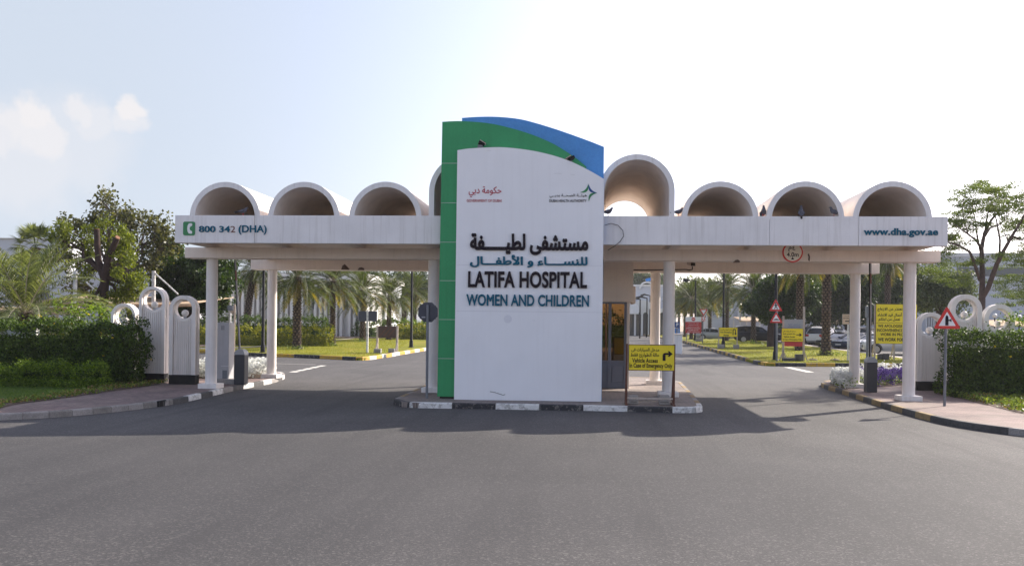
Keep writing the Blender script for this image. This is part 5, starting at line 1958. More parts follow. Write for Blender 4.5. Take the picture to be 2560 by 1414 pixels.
# notice board, blank sign
p = gr(985, 882, .12)
Y = p.y
t = thing('notice_board', 'dark brown notice board on pale posts at the left lawn edge', 'notice board', (X(969, Y), Y, p.z))
x0, x1, z0, z1 = rect(945.5, 815, 992.5, 843.5, Y)
MB().box(x0, x1, Y, Y + .06, z0, z1).build('board', 'notice', t, bevel=.01)
for k in range(3):
    MB().obox(((x0 + x1) / 2 - .3 + .3 * k, Y - .004, (z0 + z1) / 2), (.26, 0, .32), (0, .003, 0), (-.02, 0, .016)).build('wood_grain', 'rustwood', t)
for px in (943.5, 993):
    x = X(px, Y)
    MB().box(x - .06, x + .06, Y - .02, Y + .1, p.z - .05, z1 + .03).build('post', 'palewood', t)
    MB().obox((x, Y - .25, p.z + .35), (.04, 0, 0), (0, .04, 0), (0, .3, .4)).build('brace', 'palewood', t)
block(X(949, Y), Y - .4, p.z - .02, .45, .4, .3, 'grey concrete block at the left foot of the brown notice board')
block(X(984, Y), Y - .4, p.z - .02, .4, .4, .33, 'grey concrete block at the right foot of the brown notice board')
p = gr(919, 881.5, .12)
Y = p.y
t = thing('blank_sign', 'blank grey double sign panel on a white pole on the left lawn', 'sign', p)
for a, c in ((896, 916), (921, 942.5)):
    x0, x1, z0, z1 = rect(a, 777.5, c, 803, Y)
    MB().box(x0, x1, Y, Y + .03, z0, z1).build('panel', 'signback', t)
MB().box(X(916.2, Y), X(920.8, Y), Y - .02, Y + .1, p.z - .05, Z(776, Y, 918)).build('pole', 'kwhite', t)
# blue bin
p = gr(1050, 841)
t = thing('litter_bin', 'small blue litter bin at the end of the left lawn', 'bin', p)
MB().tube([(0, 0, 0), (0, 0, .1), (0, 0, .95), (0, 0, 1.0)], [.3, .34, .38, .36], 14).build('bin_body', 'bin', t, local=True, smooth=40)
MB().tube([(0, 0, 1.0), (0, 0, 1.2), (0, 0, 1.32)], [.4, .34, .1], 14).build('lid', 'bin', t, local=True, smooth=40)
# flag on a pole
Y = 88
t = thing('flag', 'red flag hanging limp beside the left rear column', 'flag', (X(684, Y), Y, terr(Y)))
MB().cyl((X(684, Y), Y, terr(Y)), (X(684, Y), Y, Z(705, Y, 684)), .05, .04, 8).build('flagpole', 'kwhite', t)
rg2 = np.random.default_rng(3)
V, Fc = [], []
for i in range(7):
    for j in range(9):
        u, v_ = i / 6, j / 8
        q_ = at(685.5 + u * 13 * (.25 + .75 * v_), 722 + v_ * 22 + u * 3, Y)
        V.append((q_.x, Y + .12 * math.sin(u * 9 + v_ * 3), q_.z))
for i in range(6):
    for j in range(8):
        Fc.append((i * 9 + j, (i + 1) * 9 + j, (i + 1) * 9 + j + 1, i * 9 + j + 1))
o = MB().add(V, Fc).build('cloth', 'pink', t, smooth=60)
sol = o.modifiers.new('thickness', 'SOLIDIFY')
sol.thickness = .01

# --- right lawn signs
p = gr(1734, 853, .12)
Y = p.y
t = thing('entry_board', 'red and white entry board on thin legs beyond the island columns', 'sign', p)
x0, x1, z0, z1 = rect(1713.7, 791.7, 1753.4, 832, Y)
zm = Z(804, Y, 1734)
MB().box(x0, x1, Y, Y + .04, zm, z1).build('white_panel', 'whitep', t)
rp = MB().box(x0, x1, Y, Y + .04, z0, zm - .002).build('red_panel', 'redboard', t)
MB().xz([arcpts(X(1733.5, Y), Z(797.5, Y, 1733), .19, 0, 360, 20)[:-1]], Y - .012, Y + .001).build('no_entry_disc', 'redsign', t)
MB().box(X(1730.5, Y), X(1736.5, Y), Y - .018, Y - .0115, Z(798.2, Y, 1733), Z(796.6, Y, 1733)).build('white_bar', 'whitep', t)
for k in range(6):
    w = (14, 12, 14, 17, 12, 15)[k]
    put(['ممنوع دخول السيارات', 'المدخل للطوارئ', 'فقط من هذه الجهة', 'EMERGENCY ENTRANCE', 'NO ENTRY FOR CARS', 'EXCEPT AMBULANCE'][k] if k > 2 else ar(['ممنوع دخول السيارات', 'المدخل للطوارئ', 'فقط من هذه الجهة'][k]), 1733.5 - w, 1733.5 + w, 806.5 + 4.2 * k, 809 + 4.2 * k, Y, 'whitep', rp, .006, .0)
for px in (1717, 1751):
    MB().box(X(px, Y) - .04, X(px, Y) + .04, Y + .04, Y + .1, p.z - .05, z0 + .4).build('leg', 'palewood', t)
block(X(1747, Y), Y - .2, p.z, .6, .4, .35, 'grey concrete block under the red and white entry board')
p = gr(1757, 858, .12)
Y = p.y
t = thing('give_way_sign', 'inverted red and white give way triangle on a thin pole by the drive', 'road sign', p)
triangle_sign(t, [(1748.5, 772.5), (1759, 789.5), (1769.5, 772.5)], Y)
x0, x1, z0, z1 = rect(1754.3, 790.5, 1763, 802.5, Y)
sq_ = MB().box(x0, x1, Y, Y + .02, z0, z1).build('red_square', 'redsign', t)
b = MB()
xm, zz_ = (x0 + x1) / 2, (z0 + z1) / 2
b.xz([[(xm - .12, zz_ - .2), (xm - .04, zz_ - .2), (xm + .01, zz_ - .04), (xm + .06, zz_ - .2), (xm + .13, zz_ - .2), (xm + .05, zz_ + .02), (xm + .04, zz_ + .12), (xm + .13, zz_ + .04), (xm + .15, zz_ + .07), (xm + .04, zz_ + .19), (xm - .05, zz_ + .19), (xm - .15, zz_ + .06), (xm - .12, zz_ + .02), (xm - .05, zz_ + .08), (xm - .05, zz_ - .02)]], Y - .008, Y + .001)
b.build('walking_figure', 'whitep', sq_)
MB().cyl((X(1757, Y), Y + .06, p.z - .05), (X(1758.5, Y), Y + .06, Z(775, Y, 1758)), .045, .045, 8).build('pole', 'galv', t)
# yellow U-turn board
p = gr(1806, 871, .12)
Y = p.y
t = thing('emergency_board', 'yellow New Emergency board with a U-turn arrow on the right lawn', 'sign', p)
r = rect(1798.3, 818.7, 1843.2, 841, Y)
bd = board(t, r, Y, 'yellow', edge='rustwood', th=.04)
put(ar('مدخل الطوارئ الجديد'), 1800.5, 1831, 822, 826.5, Y, 'black', bd, .006, .02)
put('New Emergency', 1801, 1829.5, 828, 833, Y, 'black', bd, .006, .03)
put('Access', 1808.5, 1822, 834.5, 839.5, Y, 'black', bd, .006, .03)
xu, zu, su = X(1836, Y), Z(830, Y, 1836), .17
pts = [(-.75, -1), (-.35, -1)] + [(-.35, .5)] + arcpts(0, .5, .35, 180, 0, 8)[1:] + [(.35, -.3), (.75, -.3)] + arcpts(0, .5, .75, 0, 180, 10)
MB().xz([[(xu + a * su, zu + c * su * 1.3) for a, c in pts]], Y - .008, Y + .001).build('arrow', 'black', bd)
MB().xz([[(xu + a * su, zu + c * su * 1.3) for a, c in [(.0, -.3), (1.15, -.3), (.55, -1.1)]]], Y - .0085, Y + .001).build('arrow_head', 'black', bd)
for px in (1797.5, 1843.7):
    MB().box(X(px, Y) - .04, X(px, Y) + .04, Y + .02, Y + .08, p.z - .05, r[3]).build('leg', 'palewood', t)
block(X(1802, Y), Y - .2, p.z - .02, .5, .4, .36, 'grey concrete block at the left foot of the yellow U-turn board')
block(X(1840, Y), Y - .2, p.z - .02, .42, .4, .36, 'grey concrete block at the right foot of the yellow U-turn board')
# pair of warning triangles
p = gr(1941, 903, .12)
Y = p.y
t = thing('double_warning_sign', 'two red warning triangles, pedestrian crossing above road hump, on one pole', 'road sign', p)
triangle_sign(t, [(1922.5, 777), (1939.3, 746.5), (1956.5, 777.3)], Y, .17)
triangle_sign(t, [(1923.8, 806.3), (1940.3, 778.3), (1957.2, 806.7)], Y, .17)
MB().xz([px_line([(1931.5, 799.6), (1934, 798.6), (1937, 796.8), (1941, 796.2), (1945, 797), (1948, 798.8), (1950, 799.8)], Y)], Y - .009, Y + .001).build('hump_symbol', 'black', t)
MB().xz([px_line([(1935.5, 771.5), (1938, 766), (1938, 762), (1935.6, 764.5), (1934.8, 763.8), (1938, 759.8), (1941, 759.8), (1944.4, 763.5), (1943.6, 764.4), (1941.4, 762.4), (1941.4, 765.5), (1944.8, 771.5), (1943.2, 771.5), (1939.8, 767), (1937.2, 771.5)], Y)], Y - .009, Y + .001).build('walking_figure', 'black', t)
cc_ = at(1939.4, 757.6, Y)
MB().xz([arcpts(cc_.x, cc_.z, .045, 0, 360, 10)[:-1]], Y - .009, Y + .001).build('head_dot', 'black', t)
for k in range(5):
    a = 1930 + 4.2 * k + (1 if k > 1 else 0)
    MB().xz([px_line([(a, 774), (a + 1.6, 774), (a + 2.0 - .2 * k, 771.6), (a + .9 - .2 * k, 771.6)], Y)], Y - .009, Y + .001).build('crossing_bar', 'black', t)
MB().cyl((X(1943.5, Y), Y + .06, p.z - .05), (X(1942, Y), Y + .06, Z(752, Y, 1940)), .06, .06, 10).build('pole', 'galv', t)
# stacked notices
p = gr(1983, 902, .12)
Y = p.y
t = thing('stacked_notice', 'stacked white, yellow and red notices on tall pale timber posts', 'sign', p)
x0, x1, z0, z1 = rect(1961, 798, 2007.5, 822, Y)
wb = MB().box(x0, x1, Y + .02, Y + .05, z0, z1).build('white_board', 'cap', t)
put('مستشفى' and ar('مستشفى لطيفة'), 1970, 2000, 809, 812.5, Y + .02, 'navy', wb, .006, .0)
put('LATIFA HOSPITAL', 1969, 2002, 815, 818, Y + .02, 'navy', wb, .006, .0)
r = rect(1954, 821, 2006.8, 853, Y)
bd = board(t, r, Y - .05, 'yellow', edge='rustwood', th=.04)
put(ar('مدخل السيارات فى'), 1957.5, 1989, 825.5, 830, Y - .05, 'black', bd, .006, .02)
put(ar('حالة الطوارئ فقط'), 1957.5, 1989, 832, 836.5, Y - .05, 'black', bd, .006, .02)
put('Vehicle Access', 1959.5, 1987, 839, 843.5, Y - .05, 'black', bd, .006, .02)
put('In Case of Emergency Only', 1957, 2004, 846, 851, Y - .05, 'black', bd, .006, .02)
arrow_right(X(1997.5, Y), Z(836.5, Y, 1997), .32, Y - .05, bd)
x0, x1, z0, z1 = rect(1961.5, 853.5, 2006, 865, Y)
MB().box(x0, x1, Y + .0, Y + .04, z0, z1).build('red_board', 'redboard', t)
for px, pt in ((1959.5, 789), (2011, 766)):
    x = X(px, Y)
    MB().box(x - .055, x + .055, Y + .06, Y + .15, p.z - .05, Z(pt, Y, px)).build('post', 'palewood', t)
    MB().obox((x - .12, Y + .05, p.z + .28), (.03, 0, 0), (0, .03, 0), (.12, 0, .32)).build('brace', 'palewood', t)
    MB().obox((x + .12, Y + .05, p.z + .28), (.03, 0, 0), (0, .03, 0), (-.12, 0, .32)).build('brace', 'palewood', t)
block(X(1996, Y), Y - .25, p.z, .42, .4, .42, 'dark grey concrete block upright between the posts of the stacked notices', mat='ksoot')
block(X(1975, Y), Y - .2, p.z - .02, .9, .5, .22, 'low weathered concrete slab under the stacked notices', mat='ksoot')
for px, py, lab in ((2032, 900, 'brown valve cover clump in the grass right of the stacked notices'), (2087, 900.5, 'small brown valve cover clump in the grass left of the right rear column')):
    q_ = gr(px, py, .12)
    o = thing('valve_cover', lab, 'valve cover', q_)
    MB().tube([(0, 0, -.02), (0, 0, .06), (0, 0, .1)], [.3, .26, .12], 10).build('cover', 'rock', o, local=True)
    MB().cyl((0, 0, .09), (0, 0, .14), .05, .04, 8).build('cover_knob', 'rock', o, local=True)
# beige direction sign
p = gr(2121, 901, .12)
Y = p.y
t = thing('direction_sign', 'beige direction sign with a black arrow left of the right rear column', 'sign', p)
r = rect(2106.5, 785.5, 2136, 809.5, Y)
bd = board(t, r, Y, 'board_beige', th=.03, edge='palewood')
put(ar('مواقف السيارات'), 2109, 2133, 788, 791.5, Y, 'black', bd, .006, .01)
put('VISITORS PARKING', 2108, 2134, 793.5, 796.5, Y, 'black', bd, .006, .01)
arrow_right(X(2121.5, Y), Z(802.5, Y, 2121), .42, Y, bd)
MB().box(X(2119.5, Y), X(2123, Y), Y + .03, Y + .1, p.z - .05, r[3]).build('pole', 'kwhite', t)
# grey post with a sign seen edge-on
p = gr(2168, 901, .12)
Y = p.y
t = thing('edge_on_sign', 'grey sign turned nearly edge-on atop a grey pole behind the right barrier', 'sign', p)
MB().cyl((p.x, Y, p.z - .05), (p.x, Y, Z(767, Y, 2168)), .075, .075, 10).build('pole', 'galv', t, smooth=50)
c = at(2169.5, 779, Y)
MB().obox((c.x + .02, Y - .08, c.z), (.1, -.35, 0), (.012, .004, 0), (0, 0, .36)).build('sign_plate', 'galv', t)
# big yellow apology board
p = gr(2237, 898, .12)
Y = p.y
t = thing('apology_board', 'large yellow work in progress apology board half hidden by the right front column', 'sign', (X(2241, Y), Y, p.z))
r = rect(2190, 760.5, 2292, 858.5, Y)
bd = board(t, r, Y, 'yellow', edge='rustwood', th=.04)
put(ar('نعتذر عن الازعاج'), 2193.5, 2256, 768, 778.5, Y, 'black', bd, .008, .025)
put(ar('أعمال قيد الانشاء'), 2194, 2255, 781, 792, Y, 'black', bd, .008, .025)
put(ar('نعمل من اجلكم'), 2196.5, 2250, 793.5, 804, Y, 'black', bd, .008, .025)
put('WE APOLOGISE FOR', 2195, 2275, 811, 818, Y, 'black', bd, .008, .02)
put('INCONVENIENCE CAUSED', 2192.5, 2289, 821.5, 829, Y, 'black', bd, .008, .02)
put('WORK IN PROGRESS', 2201, 2283, 832, 839.5, Y, 'black', bd, .008, .02)
put('WE WORK FOR YOU', 2195, 2281, 844, 852.5, Y, 'black', bd, .008, .03)
MB().box(r[0], r[1], Y - .003, Y + .001, Z(807.4, Y, 2240), Z(806.6, Y, 2240)).build('joint', 'rustwood', bd)
c = at(2263.5, 781, Y)
MB().xz([arcpts(c.x, c.z, .16, 0, 360, 20)[:-1]], Y - .008, Y + .001).build('red_disc', 'redsign', bd)
for px in (2188.5, 2237, 2290):
    x = X(px, Y)
    MB().box(x - .05, x + .05, Y + .045, Y + .13, p.z - .05, r[3]).build('leg', 'palewood', t)
    MB().obox((x + .06, Y + .55, p.z + .7), (.03, 0, 0), (0, .03, 0), (0, -.4, .75)).build('brace', 'palewood', t)
block(X(2198, Y), Y - .3, p.z, .3, .3, .34, 'dark block beside the left leg of the apology board', mat='ksoot')
block(X(2210, Y), Y - .5, p.z, .32, .32, .38, 'dark block left of centre under the apology board', mat='ksoot')
# blue signs and white pillar by the island column
p = gr(1699, 884)
Y = p.y
t = thing('gate_pillar', 'short white rendered pillar with a cap half hidden by the island front column', 'pillar', (X(1693, Y), Y, p.z))
MB().box(X(1678, Y), X(1706.5, Y), Y, Y + .8, p.z - .1, Z(836, Y, 1695)).build('pillar_body', 'paint', t, bevel=.02)
MB().box(X(1676, Y), X(1709, Y), Y - .08, Y + .88, Z(836, Y, 1695), Z(833.5, Y, 1695)).build('coping', 'beige', t, bevel=.02)
Y = 92
for nm, lab, (a, py0, c, py1), mt, s in (('parking_sign', 'dark blue parking sign above the light blue sign by the drive', (1684, 804.5, 1699.5, 818.5), 'navy', 'P'), ('blue_sign', 'light blue information sign below the dark parking sign', (1687, 819.5, 1700, 834.5), 'bluesign', None)):
    t = thing(nm, lab, 'sign', (X(1691, Y), Y, terr(Y)))
    x0, x1, z0, z1 = rect(a, py0, c, py1, Y)
    bd = MB().box(x0, x1, Y, Y + .04, z0, z1).build('sign_plate', mt, t)
    if s:
        put(s, 1691, 1696, 807, 815, Y, 'whitep', bd, .01, .03)
    else:
        for k in range(3):
            put(('VISITORS', 'PARKING', 'ENTRANCE')[k], 1689.5, 1698, 822 + 3.8 * k, 824.4 + 3.8 * k, Y, 'whitep', bd, .01, .02)
    MB().box(X(1692.5, Y) - .04, X(1692.5, Y) + .04, Y + .04, Y + .1, terr(Y), z0 + .1).build('pole', 'galv', t)
    Y += .25


# ================================================================== BUILDINGS AND CARPORTS BEHIND
Y = 95
zt = Z(694, Y, 640)
t = thing('columned_building', 'long white building with closely spaced vertical fins behind the left lawn', 'building', (X(700, Y), Y + 6, terr(Y)))
x0, x1 = X(470, Y), X(905, Y)
MB().box(x0, x1, Y + 1.1, Y + 14, terr(Y) - .3, zt - .3).build('wall', 'wwall', t)
MB().box(x0 - .4, x1 + .4, Y - .3, Y + 14.3, zt - .3, zt + .55).build('roof_band', 'wwall', t, bevel=.05)
n = 0
x = x0 + .3
while x < x1:
    MB().box(x, x + .27, Y + .4, Y + 1.1, terr(Y) - .3, zt - .3).build('fin', 'wwall', t)
    n += 1
    x += .56 if n % 7 else .9
for k in range(5):
    xx = x0 + 3 + k * 3.4
    MB().box(xx, xx + .55, Y + 1.04, Y + 1.11, terr(Y) + 3, zt - 1.4).build('window', 'window', t)
Y = 104
t = thing('garden_wing', 'grey white wing with tall narrow fins beyond the white trunked palm', 'building', (X(930, Y), Y + 5, terr(Y)))
x0, x1, zt = X(860, Y), X(960, Y), Z(705, Y, 900)
MB().box(x0, x1, Y + .8, Y + 10, terr(Y) - .3, zt).build('wall', 'gwall', t)
for k in range(9):
    MB().box(x0 + .5 * k, x0 + .5 * k + .25, Y, Y + .8, terr(Y) - .3, zt - .2).build('fin', 'gwall', t)
MB().box(x0 - .3, x1 + .3, Y - .2, Y + 10.2, zt, zt + .6).build('roof_band', 'wwall', t)

Y = 72
t = thing('large_building', 'large plain white building wall behind the trees on the left', 'building', (X(200, Y), Y + 8, terr(Y)))
x0, x1 = X(-260, Y), X(405, Y)
MB().box(x0, X(165, Y), Y, Y + 12, terr(Y) - .3, Z(597, Y, 100)).build('wall', 'gwall', t)
MB().box(X(165, Y), x1, Y + 2, Y + 9, terr(Y) - .3, Z(655, Y, 400)).build('wall', 'gwall', t)
MB().box(x0, X(165, Y) + .15, Y - .15, Y + 12.2, Z(597, Y, 100), Z(595, Y, 100)).build('coping', 'wwall', t)
for k in range(5):
    xx = X(30 + 70 * k, Y)
    MB().box(xx, xx + .8, Y + (1.93 if k > 1 else -.06), Y + (2.01 if k > 1 else .01), 3.2, 4.4).build('window', 'window', t)

# far building with arches seen right of the booth
Y = 150
t = thing('arched_building', 'far white hospital building with an arcade of round arches and a domed porch', 'building', (X(1610, Y), Y + 6, terr(Y)))
z0 = terr(Y) - .2
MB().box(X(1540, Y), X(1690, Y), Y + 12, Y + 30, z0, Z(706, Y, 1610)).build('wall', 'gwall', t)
MB().box(X(1540, Y), X(1690, Y), Y + 11.8, Y + 12, Z(708, Y, 1610), Z(703, Y, 1610)).build('roof_band', 'wwall', t)
c = at(1617, 722, Y + 11.9)
MB().xz([arcpts(c.x, c.z, 1.35, 180, 0, 20) + arcpts(c.x, c.z, 1.05, 0, 180, 20)], Y + 11.4, Y + 12).build('arch_moulding', 'wwall', t)
c = at(1626, 716, Y + 11.9)
MB().xz([arcpts(c.x, c.z - .4, 1.9, 120, 30, 14) + arcpts(c.x, c.z - .4, 1.4, 30, 120, 14)], Y + 11.2, Y + 11.8).build('blue_arc', 'bluesign', t)
xa, xb = X(1545, Y), X(1690, Y)
arches = []
za = Z(800, Y, 1600)
outer = [(xa, z0), (xa, Z(772, Y, 1600)), (xb, Z(772, Y, 1600)), (xb, z0)]
for px in (1560, 1579, 1596.5, 1614, 1636, 1656, 1676):
    cxx = X(px, Y)
    arches.append([(cxx - .42, z0 + .1)] + [(cxx - .42, Z(787, Y, px))] + arcpts(cxx, Z(787, Y, px), .42, 180, 0, 10)[1:-1] + [(cxx + .42, Z(787, Y, px)), (cxx + .42, z0 + .1)])
MB().xz([outer] + [a[::-1] for a in arches], Y, Y + .5).build('arcade', 'wwall', t)
MB().box(xa, xb, Y + .5, Y + 12, Z(774, Y, 1600), Z(770, Y, 1600)).build('roof', 'wwall', t)
MB().box(xa, xb, Y + 3.5, Y + 3.7, z0, Z(774, Y, 1600)).build('dark_glazing', 'window', t)
dm = arcpts(X(1606, Y), Z(772, Y, 1606), 1.9, 180, 0, 20)
MB().xz([[(a, Z(772, Y, 1606) + (c_ - Z(772, Y, 1606)) * .75) for a, c_ in dm]], Y - .1, Y + 8).build('dome', 'wwall', t, smooth=40)
c = at(1582, 766, Y)
MB().xz([arcpts(c.x, c.z - .3, .95, 180, 0, 14) + [(c.x + .95, c.z - 1.2), (c.x - .95, c.z - 1.2)]], Y - .35, Y - .1).build('arch_panel', 'paint', t)

# hazy buildings on the right
Y = 165
t = thing('ribbed_building', 'hazy white ribbed building between the palms of the right lawn', 'building', (X(1880, Y), Y + 8, terr(Y)))
x0, x1, zt = X(1770, Y), X(2010, Y), Z(722, Y, 1880)
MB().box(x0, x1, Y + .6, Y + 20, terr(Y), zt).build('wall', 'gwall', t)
for k in range(14):
    MB().box(x0 + .4 + k * 1.2, x0 + .75 + k * 1.2, Y, Y + .6, terr(Y), zt - .3).build('fin', 'wwall', t)
MB().box(x0 - .3, x1 + .3, Y - .2, Y + 20.3, zt, zt + .6).build('roof_band', 'wwall', t)
Y = 120
t = thing('distant_block', 'pale bluish building with a dark window band behind the feathery tree', 'building', (X(2450, Y), Y + 8, terr(Y)))
x0, x1, zt = X(2296, Y), X(2720, Y), Z(642, Y, 2400)
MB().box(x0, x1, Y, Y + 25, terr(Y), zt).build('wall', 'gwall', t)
MB().box(x0 - .2, x1, Y - .2, Y + 25.2, zt, zt + .5).build('roof_band', 'wwall', t)
MB().box(X(2390, Y), x1 - 1, Y - .05, Y + .01, Z(690, Y, 2450), Z(668, Y, 2450)).build('window_band', 'window', t)
for k in range(5):
    MB().box(X(2312 + 6 * k, Y), X(2314.5 + 6 * k, Y), Y - .5, Y, terr(Y), zt - .2).build('fin', 'wwall', t)
t = thing('distant_block', 'far hazy pale block between the column and the right rear beam end', 'building', (X(2220, 140), 148, terr(140)))
Y = 140
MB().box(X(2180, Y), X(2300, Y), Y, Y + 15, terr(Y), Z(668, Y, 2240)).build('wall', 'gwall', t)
MB().box(X(2180, Y) - .2, X(2300, Y), Y - .2, Y + 15.2, Z(668, Y, 2240), Z(665, Y, 2240)).build('roof_band', 'wwall', t)


def carport(label, px0, px1, pt, pb, Y, masts=(), mtop=0, dx=70, dy=62):
    t = thing('carport', label, 'carport', (X((px0 + px1) / 2, Y), Y + 2.5, terr(Y)))
    x0, x1 = X(px0, Y), X(px1, Y)
    pm_ = (px0 + px1) / 2
    zb, zt = Z(pb, Y, pm_), Z(pt, Y, pm_)
    n = max(2, int((x1 - x0) / 3))
    V, Fc = [], []
    for i in range(n * 3 + 1):
        x = x0 + (x1 - x0) * i / (n * 3)
        d = .12 * math.sin(PI * (i % 3) / 3)
        V += [(x, Y, zb - .12 - d * .5), (x, Y + .02, zb - d * .5), (x, Y + 5, Z(pt, Y + 5, pm_) - d * .5)]
    for i in range(n * 3):
        a = i * 3
        Fc += [(a, a + 3, a + 4, a + 1), (a + 1, a + 4, a + 5, a + 2)]
    o = MB().add(V, Fc).build('shade_cloth', 'shade', t, smooth=30)
    s = o.modifiers.new('thickness', 'SOLIDIFY')
    s.thickness = .03
    for i in range(n + 1):
        x = x0 + (x1 - x0) * i / n
        MB().cyl((x, Y + 4.5, terr(Y)), (x, Y + 4.5, zb + (Z(pt, Y + 5, pm_) - zb) * .88), .07, .07, 8).build('post', 'kwhite', t)
    for px in masts:
        x = X(px, Y + .3)
        h = Z(mtop, Y + .3, px)
        MB().cyl((x, Y + .3, terr(Y)), (x, Y + .3, h), .09 if Y < 60 else .12, .085 if Y < 60 else .11, 10).build('mast', 'kwhite', t, smooth=50)
        e = at(px + dx, mtop + dy, Y + .2)
        MB().cyl((x, Y + .3, h - .05), e, .035, .035, 6).build('stay_rod', 'kwhite', t)
    return t


carport('beige fabric carport with white masts behind the left hedge', 60, 478, 741, 757, 40, (187, 383), 677, 62, 58)
carport('second beige carport lower behind the young date palm', -200, 200, 766, 776, 39)
carport('beige carport far behind the dark parked car', 1848, 1916, 792, 801, 118, (1850,), 767, 18, 30)
carport('long beige carport behind the parked cars on the right', 2040, 2215, 795, 808, 116)
carport('beige carport seen through the right arched slabs', 2380, 2620, 800, 813, 100)
for px, pt, lab in ((2487, 789, 'white globe park lamp seen through the rightmost arched slab'), (2548, 792, 'white globe park lamp at the right frame edge')):
    Yl = 60
    q_ = at(px, pt, Yl)
    t = thing('globe_lamp_post', lab, 'lamp post', (q_.x, Yl, terr(Yl)), 0, 'globe park lamps at the right')
    MB().cyl((q_.x, Yl, terr(Yl)), (q_.x, Yl, q_.z - .1), .045, .04, 8).build('pole', 'lamp', t)
    MB().ball((q_.x, Yl, q_.z), .14, seg=16, rings=10).build('globe', 'globe', t, smooth=60)
# boundary wall beyond the car park, and across the street behind the camera (seen mirrored in the booth glass)
t = thing('boundary_wall', 'long low grey wall behind the parked cars under the carports', 'wall', (X(2080, 124), 124, terr(124)))
MB().box(X(1770, 124), X(2330, 124), 124, 124.3, terr(124) - .2, Z(800, 124, 2080)).build('wall_body', 'gwall', t)
MB().box(X(1770, 124), X(2330, 124), 123.95, 124.35, Z(800, 124, 2080), Z(798, 124, 2080)).build('coping', 'wwall', t)
t = thing('street_wall', 'tan wall across the street, mirrored in the booth window', 'wall', (4, -34, 0))
MB().box(-14, 22, -34.4, -34, 0, 7).build('wall_body', 'shade_wall', t)
MB().box(-14.1, 22.1, -34.5, -33.9, 7, 7.2).build('coping', 'paint', t)
hedge('street_shrub', 'dark shrubs across the street, mirrored in the booth window', -5, 13, -30, -28.4, 0, 2.9, 'L_hedge', 60, .25, .15, 91, cat='shrub', lumps=.5)
# white garden wall behind the left hedge
t = thing('garden_wall', 'low white garden wall peeping over the far left hedge', 'wall', (X(20, 29.6), 29.6, .15))
MB().box(-26, X(95, 29.5), 29.4, 29.6, .15, Z(817, 29.5, 40)).build('wall_body', 'paint', t, bevel=.01)
MB().box(-26, X(95, 29.5) + .03, 29.37, 29.63, Z(817, 29.5, 40), Z(815, 29.5, 40)).build('coping', 'paint', t, bevel=.01)


# ================================================================== PARKED CARS
def carpaint(name, col):
    t = NT(name)
    t.b.inputs['Base Color'].default_value = (*col, 1)
    t.b.inputs['Roughness'].default_value = .35
    t.b.inputs['Metallic'].default_value = .25
    t.b.inputs['Coat Weight'].default_value = .25
    t.b.inputs['Specular IOR Level'].default_value = .3
    v = t.pos()
    t.bump(t.noise(v, 3, 2), .01, .01)
    M[name] = t.m
    return name


for nm, c in (('car_black', (.012, .012, .015)), ('car_charcoal', (.035, .04, .05)), ('car_white', (.62, .62, .62)), ('car_silver', (.36, .37, .39)), ('car_blue', (.02, .035, .07))):
    carpaint(nm, c)


